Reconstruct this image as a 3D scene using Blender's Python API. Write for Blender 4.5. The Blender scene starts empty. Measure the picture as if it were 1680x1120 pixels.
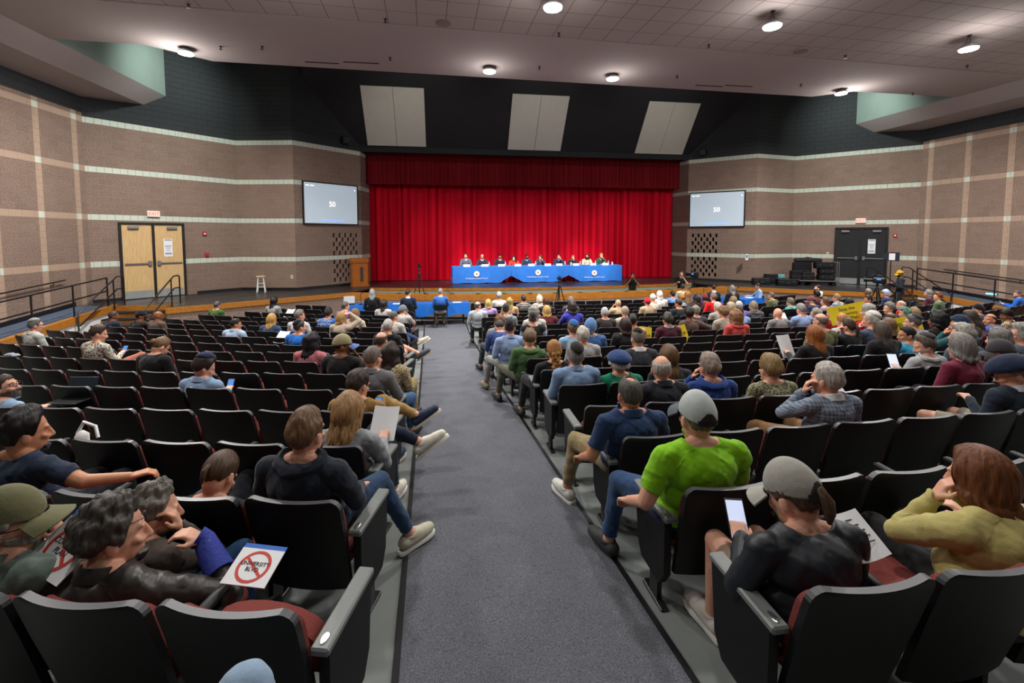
import bpy, math, random
import numpy as np
from mathutils import Vector, Matrix
random.seed(7)
RNG = np.random.default_rng(7)
col = bpy.context.scene.collection
PI = math.pi
sc = bpy.context.scene

# ------------------------------------------------------------------ camera
FPX, CX, CY = 747.0, 840.0, 437.0          # focal length and principal point, 1680 x 1120 frame
CAMZ = 3.08                                # eye height above the flat floor in front of the stage
PSI = math.atan(136 / FPX)                 # turned a little to the right of the aisle
PIT = math.atan(49 / FPX)                  # tipped a little down
Fv = np.array([math.sin(PSI) * math.cos(PIT), math.cos(PSI) * math.cos(PIT), -math.sin(PIT)])
Rv = np.array([math.cos(PSI), -math.sin(PSI), 0.0])
Uv = np.cross(Rv, Fv)
EYE = np.array([0, 0, CAMZ])

def ray(x, y):
    return Fv + Rv * (x - CX) / FPX - Uv * (y - CY) / FPX

def on_z(x, y, z):
    d = ray(x, y)
    return EYE + d * ((z - CAMZ) / d[2])

def on_plane(x, y, p, n):
    d = ray(x, y); n = np.asarray(n, float)
    return EYE + d * (np.dot(np.asarray(p, float) - EYE, n) / np.dot(d, n))

def at_y(x, y, Y):
    d = ray(x, y)
    return EYE + d * (Y / d[1])

cam = bpy.data.cameras.new('camera')
cam.sensor_width = 36.0
cam.lens = FPX / 1680 * 36
cam.shift_y = -(560 - CY) / 1680
cam.clip_start = 0.05
cam.clip_end = 200
camo = bpy.data.objects.new('camera', cam)
camo.location = EYE
camo.rotation_euler = (PI / 2 - PIT, 0, -PSI)
col.objects.link(camo)
sc.camera = camo

# ------------------------------------------------------------------ materials
def srgb(c):
    if isinstance(c, str):
        c = [int(c[i:i + 2], 16) / 255 for i in (0, 2, 4)]
    return tuple((v / 12.92 if v <= .04045 else ((v + .055) / 1.055) ** 2.4) for v in c)

class NT:
    def __init__(self, name):
        self.m = bpy.data.materials.new(name); self.m.use_nodes = True
        self.t = self.m.node_tree
        self.b = self.t.nodes['Principled BSDF']
    def n(self, typ, **kw):
        nd = self.t.nodes.new(typ)
        for k, v in kw.items():
            setattr(nd, k, v)
        return nd
    def val(self, nd, **kw):
        for k, v in kw.items():
            nd.inputs[k].default_value = v
        return nd
    def l(self, a, b):
        self.t.links.new(a, b)
    def math(self, op, a, b=None, c=None):
        nd = self.n('ShaderNodeMath', operation=op)
        for i, v in enumerate((a, b, c)):
            if v is None: continue
            if isinstance(v, (int, float)): nd.inputs[i].default_value = v
            else: self.l(v, nd.inputs[i])
        return nd.outputs[0]
    def mix(self, f, a, b):
        nd = self.n('ShaderNodeMix', data_type='RGBA')
        for s, v in ((nd.inputs[0], f), (nd.inputs[6], a), (nd.inputs[7], b)):
            if hasattr(v, 'is_output'): self.l(v, s)
            elif isinstance(v, (int, float)): s.default_value = v
            else: s.default_value = (*v, 1)
        return nd.outputs[2]
    def noise(self, scale, vec=None, detail=3.0, rough=.5):
        nd = self.n('ShaderNodeTexNoise')
        nd.inputs['Scale'].default_value = scale; nd.inputs['Detail'].default_value = detail
        nd.inputs['Roughness'].default_value = rough
        if vec is not None: self.l(vec, nd.inputs['Vector'])
        return nd
    def bump(self, h, strength=.3, dist=.01):
        nd = self.n('ShaderNodeBump')
        nd.inputs['Strength'].default_value = strength; nd.inputs['Distance'].default_value = dist
        self.l(h, nd.inputs['Height']); self.l(nd.outputs[0], self.b.inputs['Normal'])
    def obj(self):
        return self.n('ShaderNodeTexCoord').outputs['Object']

_mc = {}
def plain(name, c, rough=.6, var=.12, scale=8.0, metal=0.0, bump=0.0, emit=0.0, spec=.5):
    key = (name, c, rough, var, scale, metal, bump, emit)
    if key in _mc: return _mc[key]
    k = NT(name); lc = srgb(c)
    nz = k.noise(scale, k.obj())
    a = tuple(v * (1 - var) for v in lc); b2 = tuple(min(1, v * (1 + var)) for v in lc)
    cm = k.mix(nz.outputs[0], a, b2)
    k.l(cm, k.b.inputs['Base Color'])
    k.b.inputs['Roughness'].default_value = rough; k.b.inputs['Metallic'].default_value = metal
    k.b.inputs['Specular IOR Level'].default_value = spec
    if bump: k.bump(nz.outputs[0], bump, .01)
    if emit:
        k.l(cm, k.b.inputs['Emission Color']); k.b.inputs['Emission Strength'].default_value = emit
    _mc[key] = k.m
    return k.m

def cloth(c):
    key = ('cloth', c)
    if key in _mc: return _mc[key]
    k = NT('fabric'); lc = srgb(c); o = k.obj()
    n1 = k.noise(7, o, 4.0); n2 = k.noise(220, o, 1.0)
    cm = k.mix(n1.outputs[0], tuple(v * .72 for v in lc), tuple(min(1, v * 1.22) for v in lc))
    k.l(cm, k.b.inputs['Base Color'])
    k.b.inputs['Roughness'].default_value = .85; k.b.inputs['Specular IOR Level'].default_value = .2
    k.b.inputs['Sheen Weight'].default_value = .15
    n3 = k.noise(22, o, 3.0)
    k.bump(k.math('ADD', k.math('MULTIPLY', n2.outputs[0], .15), n3.outputs[0]), .35, .012)
    _mc[key] = k.m
    return k.m

def check(c1, c2, s=45.0, stripes=False):
    key = ('check', c1, c2, s, stripes)
    if key in _mc: return _mc[key]
    k = NT('checked_fabric'); o = k.obj(); sp = k.n('ShaderNodeSeparateXYZ'); k.l(o, sp.inputs[0])
    def w(ax): return k.math('GREATER_THAN', k.math('SINE', k.math('MULTIPLY', sp.outputs[ax], s * 2)), .25)
    f = w(2) if stripes else k.math('MULTIPLY', k.math('ADD', w(2), k.math('MAXIMUM', w(0), 0.0)), .5)
    cm = k.mix(f, srgb(c1), srgb(c2)); k.l(cm, k.b.inputs['Base Color'])
    k.b.inputs['Roughness'].default_value = .85
    n3 = k.noise(22, o, 3.0); k.bump(n3.outputs[0], .3, .012)
    _mc[key] = k.m
    return k.m

def spots(c1, c2, s=40.0):
    key = ('spots', c1, c2, s)
    if key in _mc: return _mc[key]
    k = NT('patterned_fabric'); o = k.obj()
    v = k.n('ShaderNodeTexVoronoi'); v.inputs['Scale'].default_value = s; k.l(o, v.inputs['Vector'])
    f = k.math('LESS_THAN', v.outputs['Distance'], .42)
    k.l(k.mix(f, srgb(c1), srgb(c2)), k.b.inputs['Base Color']); k.b.inputs['Roughness'].default_value = .85
    _mc[key] = k.m
    return k.m

def skin(c):
    key = ('skin', c)
    if key in _mc: return _mc[key]
    k = NT('skin'); lc = srgb(c); o = k.obj()
    n1 = k.noise(14, o, 3.0)
    cm = k.mix(n1.outputs[0], tuple(v * m for v, m in zip(lc, (.9, .8, .78))), tuple(min(1, v * 1.12) for v in lc))
    k.l(cm, k.b.inputs['Base Color']); k.b.inputs['Roughness'].default_value = .5
    k.b.inputs['Subsurface Weight'].default_value = .0
    k.b.inputs['Specular IOR Level'].default_value = .4
    n2 = k.noise(160, o, 2.0); k.bump(n2.outputs[0], .12, .003)
    _mc[key] = k.m
    return k.m

def hairmat(c):
    key = ('hair', c)
    if key in _mc: return _mc[key]
    k = NT('hair'); lc = srgb(c); o = k.obj()
    mp = k.n('ShaderNodeMapping'); mp.inputs['Scale'].default_value = (1, 1, .12); k.l(o, mp.inputs['Vector'])
    n1 = k.noise(75, mp.outputs[0], 4.0, .65); n2 = k.noise(11, o, 2.0)
    f = k.math('ADD', k.math('MULTIPLY', k.math('SUBTRACT', n1.outputs[0], .5), 2.0), k.math('ADD', k.math('MULTIPLY', n2.outputs[0], .35), .3)); f.node.use_clamp = True
    cm = k.mix(f, tuple(v * .32 for v in lc), tuple(min(1, v * 1.75) for v in lc))
    k.l(cm, k.b.inputs['Base Color']); k.b.inputs['Roughness'].default_value = .5
    k.b.inputs['Specular IOR Level'].default_value = .35
    k.bump(n1.outputs[0], .6, .006)
    _mc[key] = k.m
    return k.m

def block_wall(name, bands=True, side=False, top=6.84):
    """split-faced concrete block with pale bands; everything above TOP is painted black"""
    k = NT(name); o = k.obj(); sp = k.n('ShaderNodeSeparateXYZ'); k.l(o, sp.inputs[0])
    cb = k.n('ShaderNodeCombineXYZ'); k.l(sp.outputs[0], cb.inputs[0]); k.l(sp.outputs[2], cb.inputs[1])
    br = k.n('ShaderNodeTexBrick'); k.l(cb.outputs[0], br.inputs['Vector'])
    br.offset = .5
    k.val(br, Scale=1.0)
    br.inputs['Mortar Size'].default_value = .006; br.inputs['Mortar Smooth'].default_value = .3
    br.inputs['Brick Width'].default_value = .38; br.inputs['Row Height'].default_value = .19
    br.inputs['Color1'].default_value = (*srgb('aa9486'), 1); br.inputs['Color2'].default_value = (*srgb('9b8577'), 1)
    br.inputs['Mortar'].default_value = (*srgb('a08a7e'), 1)
    n1 = k.noise(26, o, 5.0, .65); n2 = k.noise(.8, o, 2.0)
    fac = k.math('MULTIPLY', k.math('SUBTRACT', n1.outputs[0], .30), 2.4); fac.node.use_clamp = True
    base = k.mix(fac, srgb('67554b'), br.outputs['Color'])
    base = k.mix(k.math('MULTIPLY', br.outputs['Fac'], .55), base, srgb('b3a094'))
    base = k.mix(k.math('MULTIPLY', n2.outputs[0], .35), base, srgb('b09788'))
    zz = k.math('FRACT', k.math('DIVIDE', k.math('SUBTRACT', sp.outputs[2], 2.09), 1.52))
    rowm = k.math('LESS_THAN', zz, .125)
    sq = k.n('ShaderNodeTexBrick'); k.l(cb.outputs[0], sq.inputs['Vector']); sq.offset = 0.0
    k.val(sq, Scale=1.0)
    sq.inputs['Mortar Size'].default_value = .006; sq.inputs['Brick Width'].default_value = .2
    sq.inputs['Row Height'].default_value = .19
    pale = k.mix(sq.outputs['Fac'], srgb('c3cbbd'), srgb('8d938a'))
    rough_h = k.math('MULTIPLY', n1.outputs[0], 1.0)
    smooth = rowm
    if side:
        xx = k.math('FRACT', k.math('DIVIDE', k.math('ADD', sp.outputs[0], 50.3), 1.33))
        colm = k.math('LESS_THAN', xx, .15)
        either = k.math('MAXIMUM', rowm, colm); both = k.math('MULTIPLY', rowm, colm)
        c = k.mix(either, base, srgb('a9917f')); c = k.mix(both, c, pale); smooth = either
    elif bands:
        c = k.mix(rowm, base, pale)
    else:
        c = base
        smooth = 0.0
    up = k.math('GREATER_THAN', sp.outputs[2], top)
    c = k.mix(up, c, srgb('383b3d'))
    k.l(c, k.b.inputs['Base Color']); k.b.inputs['Roughness'].default_value = .9
    k.b.inputs['Specular IOR Level'].default_value = .15
    h = k.math('MULTIPLY', n1.outputs[0], k.math('SUBTRACT', 1.0, k.math('MULTIPLY', smooth, .9) if side or bands else 0.0))
    h = k.math('MULTIPLY', h, k.math('SUBTRACT', 1.0, k.math('MULTIPLY', up, .85)))
    h = k.math('SUBTRACT', h, k.math('MULTIPLY', br.outputs['Fac'], .7))
    k.bump(h, .9, .05)
    return k.m

M = {}
M['block'] = block_wall('split_block_banded')
M['block_side'] = block_wall('split_block_side', side=True, top=6.95)
M['block_low'] = block_wall('split_block_plain', bands=False)
M['black_paint'] = plain('black_paint', '2a2c2e', .8, .2, 3, spec=.2)
M['dark_panel'] = plain('dark_panel', '28292b', .75, .15, 2, spec=.2)
M['white_panel'] = plain('pale_panel', 'c9cabd', .8, .06, 4)
M['plastic'] = plain('black_plastic', '0f0f11', .5, .25, 30, bump=.05, spec=.35)
M['rim'] = plain('rim_highlight_grey', '4a4c50', .38, .1, 20)  # paler grey painted in as the light caught on seat-back top edges
M['maroon'] = plain('maroon_fabric', '7c403c', .95, .25, 160, bump=.3, spec=.1)
M['metal_black'] = plain('black_metal', '141416', .4, .1, 20)
M['chrome'] = plain('brushed_metal', 'b5b7b8', .3, .05, 30, metal=.9)
M['steel_plate'] = plain('steel_kick_plate', 'aeb3b3', .35, .15, 6, metal=.6)
M['armtop'] = plain('grey_armrest', '6f7472', .45, .1, 40)
M['white'] = plain('white_paint', 'e6e6e2', .6, .04, 10)
M['paper'] = plain('paper', 'e2e4e6', .8, .04, 20)
M['blackink'] = plain('black_ink', '101010', .8, .05, 20)
M['blue_cloth'] = plain('blue_tablecloth', '1f6cc6', .8, .18, 5, bump=.2)
M['blue_cloth2'] = plain('blue_plastic_tablecloth', '0f63bd', .45, .12, 5)
M['green_fascia'] = plain('grey_green_plaster', '7f9188', .8, .1, 2)
M['gypsum'] = plain('gypsum', 'a39a97', .9, .04, 1.5, spec=.2)
M['void'] = plain('dark_void', '0b0b0c', .95, .1, 2, spec=.1)
M['red'] = plain('red_plastic', 'b2211c', .45, .1, 10)
M['yellow_sign'] = plain('yellow_sign', 'dcc81a', .7, .05, 6)
M['grey_floor'] = plain('painted_concrete', '767c7a', .55, .14, 4, bump=.05)

def wood(name, c1, c2, s=3.0, axis=2):
    k = NT(name); o = k.obj()
    mp = k.n('ShaderNodeMapping'); sc_ = [s * 6] * 3; sc_[axis] = s * .5
    mp.inputs['Scale'].default_value = sc_; k.l(o, mp.inputs['Vector'])
    n1 = k.noise(2.2, mp.outputs[0], 5.0, .6)
    rp = k.n('ShaderNodeValToRGB'); k.l(n1.outputs[0], rp.inputs[0])
    rp.color_ramp.elements[0].position = .3; rp.color_ramp.elements[1].position = .72
    rp.color_ramp.elements[0].color = (*srgb(c1), 1); rp.color_ramp.elements[1].color = (*srgb(c2), 1)
    k.l(rp.outputs[0], k.b.inputs['Base Color']); k.b.inputs['Roughness'].default_value = .4
    return k.m
M['wood'] = wood('orange_oak', '8a4f17', 'c08232', axis=0)
M['lectern_wood'] = wood('lectern_oak', '8a4512', 'b4691f')
M['door_wood'] = wood('birch_door', 'c09a66', 'd6b887')
M['stool_wood'] = wood('pale_stool', 'b9a37e', 'd8c6a2')

def carpet(name, c1, c2, c3):
    k = NT(name); o = k.obj()
    n1 = k.noise(130, o, 3.0, .8); n2 = k.noise(2.2, o, 3.0)
    rp = k.n('ShaderNodeValToRGB'); k.l(n1.outputs[0], rp.inputs[0])
    rp.color_ramp.elements[0].position = .34; rp.color_ramp.elements[1].position = .68
    rp.color_ramp.elements[0].color = (*srgb(c1), 1); rp.color_ramp.elements[1].color = (*srgb(c2), 1)
    cm = k.mix(k.math('MULTIPLY', n2.outputs[0], .45), rp.outputs[0], srgb(c3))
    k.l(cm, k.b.inputs['Base Color']); k.b.inputs['Roughness'].default_value = 1.0
    k.b.inputs['Specular IOR Level'].default_value = .05
    k.bump(n1.outputs[0], .4, .006)
    return k.m
M['carpet'] = carpet('aisle_carpet', '3b3d45', '828389', '4e5159')
M['ramp_carpet'] = carpet('ramp_carpet', '3a4557', '6b7789', '465266')

def stage_floor_mat():
    k = NT('black_stage_floor'); o = k.obj()
    n1 = k.noise(1.3, o, 4.0); n2 = k.noise(14, o, 4.0, .7)
    rp = k.n('ShaderNodeValToRGB'); k.l(n2.outputs[0], rp.inputs[0])
    rp.color_ramp.elements[0].color = (*srgb('1d1d1f'), 1); rp.color_ramp.elements[1].color = (*srgb('3b3a3b'), 1)
    rp.color_ramp.elements[0].position = .35; rp.color_ramp.elements[1].position = .8
    k.l(rp.outputs[0], k.b.inputs['Base Color'])
    k.l(k.math('ADD', k.math('MULTIPLY', n1.outputs[0], .35), .18), k.b.inputs['Roughness'])
    return k.m
M['stage'] = stage_floor_mat()

def curtain_mat(name, c):
    k = NT(name); lc = srgb(c); o = k.obj()
    mp = k.n('ShaderNodeMapping'); mp.inputs['Scale'].default_value = (1, 1, .05); k.l(o, mp.inputs['Vector'])
    n1 = k.noise(6, mp.outputs[0], 3.0)
    k.l(k.mix(n1.outputs[0], tuple(v * .7 for v in lc), tuple(min(1, v * 1.2) for v in lc)), k.b.inputs['Base Color'])
    k.b.inputs['Roughness'].default_value = .8; k.b.inputs['Specular IOR Level'].default_value = .15
    k.b.inputs['Sheen Weight'].default_value = .2
    k.b.inputs['Sheen Tint'].default_value = (*lc, 1)
    return k.m
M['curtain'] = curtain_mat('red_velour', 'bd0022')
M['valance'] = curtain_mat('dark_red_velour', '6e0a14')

def ceil_mat():
    k = NT('ceiling_tiles'); o = k.obj(); sp = k.n('ShaderNodeSeparateXYZ'); k.l(o, sp.inputs[0])
    fx = k.math('FRACT', k.math('DIVIDE', k.math('ADD', sp.outputs[0], 60.02), .65))
    fy = k.math('FRACT', k.math('DIVIDE', k.math('ADD', sp.outputs[1], 60.2), .61))
    ln = k.math('MAXIMUM', k.math('LESS_THAN', fx, .035), k.math('LESS_THAN', fy, .035))
    n1 = k.noise(60, o, 3.0); n2 = k.noise(.9, o, 1.0)
    tile = k.mix(n1.outputs[0], srgb('988e8b'), srgb('ada39f'))
    c = k.mix(ln, tile, srgb('7b726f'))
    k.l(c, k.b.inputs['Base Color']); k.b.inputs['Roughness'].default_value = .95
    k.b.inputs['Specular IOR Level'].default_value = .1
    return k.m
M['ceil_tile'] = ceil_mat()

def emit(name, c, s):
    k = NT(name)
    k.b.inputs['Base Color'].default_value = (*srgb(c), 1)
    k.b.inputs['Emission Color'].default_value = (*srgb(c), 1); k.b.inputs['Emission Strength'].default_value = s
    return k.m
M['lamp'] = emit('lamp_glow', 'f4f6ff', 14)
M['screen'] = None
def screen_mat():
    k = NT('projected_screen'); o = k.obj(); g = k.noise(.6, o, 1.0)
    c = k.mix(g.outputs[0], srgb('a3b1bd'), srgb('b3c2cd'))
    k.l(c, k.b.inputs['Base Color']); k.l(c, k.b.inputs['Emission Color']); k.b.inputs['Emission Strength'].default_value = .55
    return k.m
M['screen'] = screen_mat()
M['screen_text'] = emit('screen_text', 'ffffff', 1.3)
M['screen_blue'] = emit('screen_blue', '8fb3f5', .8)
M['exit_red'] = emit('exit_letters', 'ff3b2e', 1.6)
M['phone_glow'] = emit('phone_screen', 'c9d4f2', .75)
M['phone_blue'] = emit('phone_screen_blue', '4a7fc4', .6)
M['clear'] = None
def glassy():
    k = NT('clear_plastic'); k.b.inputs['Base Color'].default_value = (.85, .9, .95, 1)
    k.b.inputs['Roughness'].default_value = .15; k.b.inputs['Transmission Weight'].default_value = .6
    k.l(k.noise(20, k.obj()).outputs[0], k.b.inputs['Coat Roughness'])
    return k.m
M['clear'] = glassy()

# ------------------------------------------------------------------ mesh helpers
def link(name, me, mats, parent=None):
    o = bpy.data.objects.new(name, me)
    if mats is not None and len(me.materials) == 0:
        for m in (mats if isinstance(mats, (list, tuple)) else [mats]): me.materials.append(m)
    col.objects.link(o)
    if parent is not None: o.parent = parent
    return o

def tag(o, label=None, cat=None, group=None, kind=None):
    if label: o['label'] = label
    if cat: o['category'] = cat
    if group: o['group'] = group
    if kind: o['kind'] = kind
    return o

def empty(name, loc=(0, 0, 0), rz=0.0, label=None, cat=None, group=None):
    o = bpy.data.objects.new(name, None); o.empty_display_size = .1
    o.location = loc; o.rotation_euler = (0, 0, rz); col.objects.link(o)
    return tag(o, label, cat, group)

class MB:
    def __init__(self): self.v = []; self.f = []; self.mi = []; self.cur = 0
    def add(self, vs, fs):
        b = len(self.v); self.v += [tuple(map(float, p)) for p in vs]
        self.f += [tuple(b + i for i in f) for f in fs]; self.mi += [self.cur] * len(fs)
        return self
    def mat(self, i): self.cur = i; return self
    def box(self, c, s, rz=0.0, rx=0.0, bev=0.0):
        hx, hy, hz = s[0] / 2, s[1] / 2, s[2] / 2
        if bev > 0:
            b = min(bev, hx * .9, hy * .9, hz * .9); vs = []; idx = {}
            for sx in (-1, 1):
                for sy in (-1, 1):
                    for sz in (-1, 1):
                        idx[(sx, sy, sz)] = len(vs)
                        vs += [(sx * hx, sy * (hy - b), sz * (hz - b)), (sx * (hx - b), sy * hy, sz * (hz - b)), (sx * (hx - b), sy * (hy - b), sz * hz)]
            I = idx; fs = []
            def q(a, flip): fs.append(tuple(reversed(a)) if flip else tuple(a))
            for s_ in (-1, 1):
                q([I[(s_, -1, -1)], I[(s_, 1, -1)], I[(s_, 1, 1)], I[(s_, -1, 1)]], s_ < 0)
                q([I[(-1, s_, -1)] + 1, I[(-1, s_, 1)] + 1, I[(1, s_, 1)] + 1, I[(1, s_, -1)] + 1], s_ < 0)
                q([I[(-1, -1, s_)] + 2, I[(1, -1, s_)] + 2, I[(1, 1, s_)] + 2, I[(-1, 1, s_)] + 2], s_ < 0)
            for a in (-1, 1):
                for b2 in (-1, 1):
                    q([I[(a, b2, -1)], I[(a, b2, -1)] + 1, I[(a, b2, 1)] + 1, I[(a, b2, 1)]], a * b2 < 0)
                    q([I[(a, -1, b2)] + 2, I[(a, -1, b2)], I[(a, 1, b2)], I[(a, 1, b2)] + 2], a * b2 < 0)
                    q([I[(-1, a, b2)] + 1, I[(-1, a, b2)] + 2, I[(1, a, b2)] + 2, I[(1, a, b2)] + 1], a * b2 < 0)
            for sx in (-1, 1):
                for sy in (-1, 1):
                    for sz in (-1, 1):
                        i = I[(sx, sy, sz)]; q([i, i + 1, i + 2], sx * sy * sz < 0)
        else:
            vs = [(x * hx, y * hy, z * hz) for x in (-1, 1) for y in (-1, 1) for z in (-1, 1)]
            fs = [(0, 1, 3, 2), (4, 6, 7, 5), (0, 4, 5, 1), (2, 3, 7, 6), (0, 2, 6, 4), (1, 5, 7, 3)]
        m = Matrix.Translation(c) @ Matrix.Rotation(rz, 4, 'Z') @ Matrix.Rotation(rx, 4, 'X')
        return self.add([m @ Vector(p) for p in vs], fs)
    def tube(self, pts, r, n=8, cap=True):
        pts = [np.array(p, float) for p in pts]; rs = r if isinstance(r, (list, tuple)) else [r] * len(pts)
        up0 = np.array([0, 0, 1.0]); vs = []; prev = None
        for i, p in enumerate(pts):
            d = pts[min(i + 1, len(pts) - 1)] - pts[max(i - 1, 0)]; d = d / (np.linalg.norm(d) + 1e-9)
            a = np.cross(d, up0)
            if np.linalg.norm(a) < 1e-3: a = np.cross(d, np.array([1.0, 0, 0]))
            a /= np.linalg.norm(a)
            if prev is not None:
                a = prev - d * np.dot(prev, d); a /= (np.linalg.norm(a) + 1e-9)
            prev = a; b = np.cross(d, a)
            for j in range(n):
                t = 2 * PI * j / n; vs.append(p + rs[i] * (a * math.cos(t) + b * math.sin(t)))
        fs = [(i * n + j, i * n + (j + 1) % n, (i + 1) * n + (j + 1) % n, (i + 1) * n + j) for i in range(len(pts) - 1) for j in range(n)]
        if cap:
            fs.append(tuple(reversed(range(n)))); fs.append(tuple(range((len(pts) - 1) * n, len(pts) * n)))
        return self.add(vs, fs)
    def lathe(self, prof, c=(0, 0, 0), n=20, sx=1.0, sy=1.0):
        vs = []; m = len(prof)
        for r, z in prof:
            for j in range(n):
                t = 2 * PI * j / n; vs.append((c[0] + sx * r * math.cos(t), c[1] + sy * r * math.sin(t), c[2] + z))
        fs = [(i * n + j, i * n + (j + 1) % n, (i + 1) * n + (j + 1) % n, (i + 1) * n + j) for i in range(m - 1) for j in range(n)]
        fs.append(tuple(reversed(range(n)))); fs.append(tuple(range((m - 1) * n, m * n)))
        return self.add(vs, fs)
    def ell(self, c, r, n=12, m=8):
        vs = [(c[0], c[1], c[2] + r[2])]
        for i in range(1, m):
            p = PI * i / m
            for j in range(n):
                t = 2 * PI * j / n
                vs.append((c[0] + r[0] * math.sin(p) * math.cos(t), c[1] + r[1] * math.sin(p) * math.sin(t), c[2] + r[2] * math.cos(p)))
        vs.append((c[0], c[1], c[2] - r[2])); L = len(vs) - 1
        fs = [(0, 1 + j, 1 + (j + 1) % n) for j in range(n)]
        for i in range(m - 2):
            a = 1 + i * n
            fs += [(a + j, a + n + j, a + n + (j + 1) % n, a + (j + 1) % n) for j in range(n)]
        a = 1 + (m - 2) * n
        fs += [(a + j, L, a + (j + 1) % n) for j in range(n)]
        return self.add(vs, fs)
    def prism(self, poly, z0, z1):
        n = len(poly)
        vs = [(x, y, z0) for x, y in poly] + [(x, y, z1) for x, y in poly]
        fs = [tuple(reversed(range(n))), tuple(range(n, 2 * n))] + [(i, (i + 1) % n, n + (i + 1) % n, n + i) for i in range(n)]
        return self.add(vs, fs)
    def grid(self, P):
        r, c = len(P), len(P[0])
        return self.add([p for row in P for p in row], [(i * c + j, i * c + j + 1, (i + 1) * c + j + 1, (i + 1) * c + j) for i in range(r - 1) for j in range(c - 1)])
    def mesh(self, name, smooth=False):
        me = bpy.data.meshes.new(name); me.from_pydata(self.v, [], self.f)
        me.polygons.foreach_set('material_index', self.mi)
        if smooth:
            me.polygons.foreach_set('use_smooth', [True] * len(self.f))
            me.set_sharp_from_angle(angle=math.radians(45))
        me.update()
        return me
    def build(self, name, mats, parent=None, smooth=False, loc=None, rz=0.0):
        o = link(name, self.mesh(name, smooth), mats, parent)
        if loc is not None: o.location = loc
        o.rotation_euler = (0, 0, rz)
        return o

def text_part(name, s, size, m, parent, mat4, extrude=.001, align='CENTER', spacing=1.0):
    cu = bpy.data.curves.new(name, 'FONT'); cu.body = s; cu.size = size; cu.extrude = extrude
    cu.align_x = align; cu.align_y = 'CENTER'; cu.space_line = spacing; cu.resolution_u = 3
    t = bpy.data.objects.new(name, cu); col.objects.link(t)
    dg = bpy.context.evaluated_depsgraph_get()
    me = bpy.data.meshes.new_from_object(t.evaluated_get(dg))
    bpy.data.objects.remove(t); bpy.data.curves.remove(cu)
    me.transform(mat4)
    me.materials.clear()
    return link(name, me, m, parent)

# ------------------------------------------------------------------ the hall's own frame
OX, OY, SK = 4.8, 20.0, .035
def H(u, v, z=0.0):
    return np.array([OX + u + SK * v, OY - SK * u + v, z])
def toH(p):
    dx, dy = p[0] - OX, p[1] - OY
    return dx - SK * dy, dy + SK * dx
HROT = -math.atan(SK)
STZ = .95                                  # stage level
def fz(Y):                                 # the floor: sloping, flattening towards the stage
    if Y < 9: return 1.10 - .091 * Y
    if Y < 13.8: return .281 * (13.8 - Y) / 4.8
    return 0.0
# ================================================================== the setting
def struct(o): o['kind'] = 'structure'; return o

# ---- floor: sloping painted concrete, aisle carpets laid on it
def floor_strip(name, xs, ys, dz, m, thick=None):
    mb = MB()
    P = [[(x, y, fz(y) + dz) for x in (xs(y) if callable(xs) else xs)] for y in ys]
    mb.grid(P)
    if thick:
        for j in (0, -1):
            mb.add([p for r in P for p in (r[j], (r[j][0], r[j][1], r[j][2] - thick))],
                   [(2 * i, 2 * i + 1, 2 * i + 3, 2 * i + 2) for i in range(len(P) - 1)])
    return mb.build(name, m)
YS = [-4.0, -2, 0, 2, 4, 6, 8, 9, 10, 11, 12, 13, 13.8, 15, 16.2, 17.5, 19.5]
struct(floor_strip('floor', [-14, -4, 4, 14, 26], YS, 0, M['grey_floor']))
AX0, AX1 = -.17, 1.22
c = floor_strip('aisle_carpet', [AX0, AX1], [y for y in YS if y <= 16.2], .012, M['carpet'], .012)
c['kind'] = 'structure'
c = floor_strip('aisle_carpet', [9.0, 10.0], [y for y in YS if y <= 15], .012, M['carpet'], .012)
c['kind'] = 'structure'
c = floor_strip('front_carpet', [-6.5, 16.0], [15.05, 16.2, 17.0], .01, M['carpet'])
c['kind'] = 'structure'
for k, (a, b) in enumerate(((AX0 - .035, AX0), (AX1, AX1 + .035))):
    struct(floor_strip('trim_%d' % (k + 1), [a, b], [y for y in YS if y <= 16.2], .016, M['metal_black'], .016))

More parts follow.
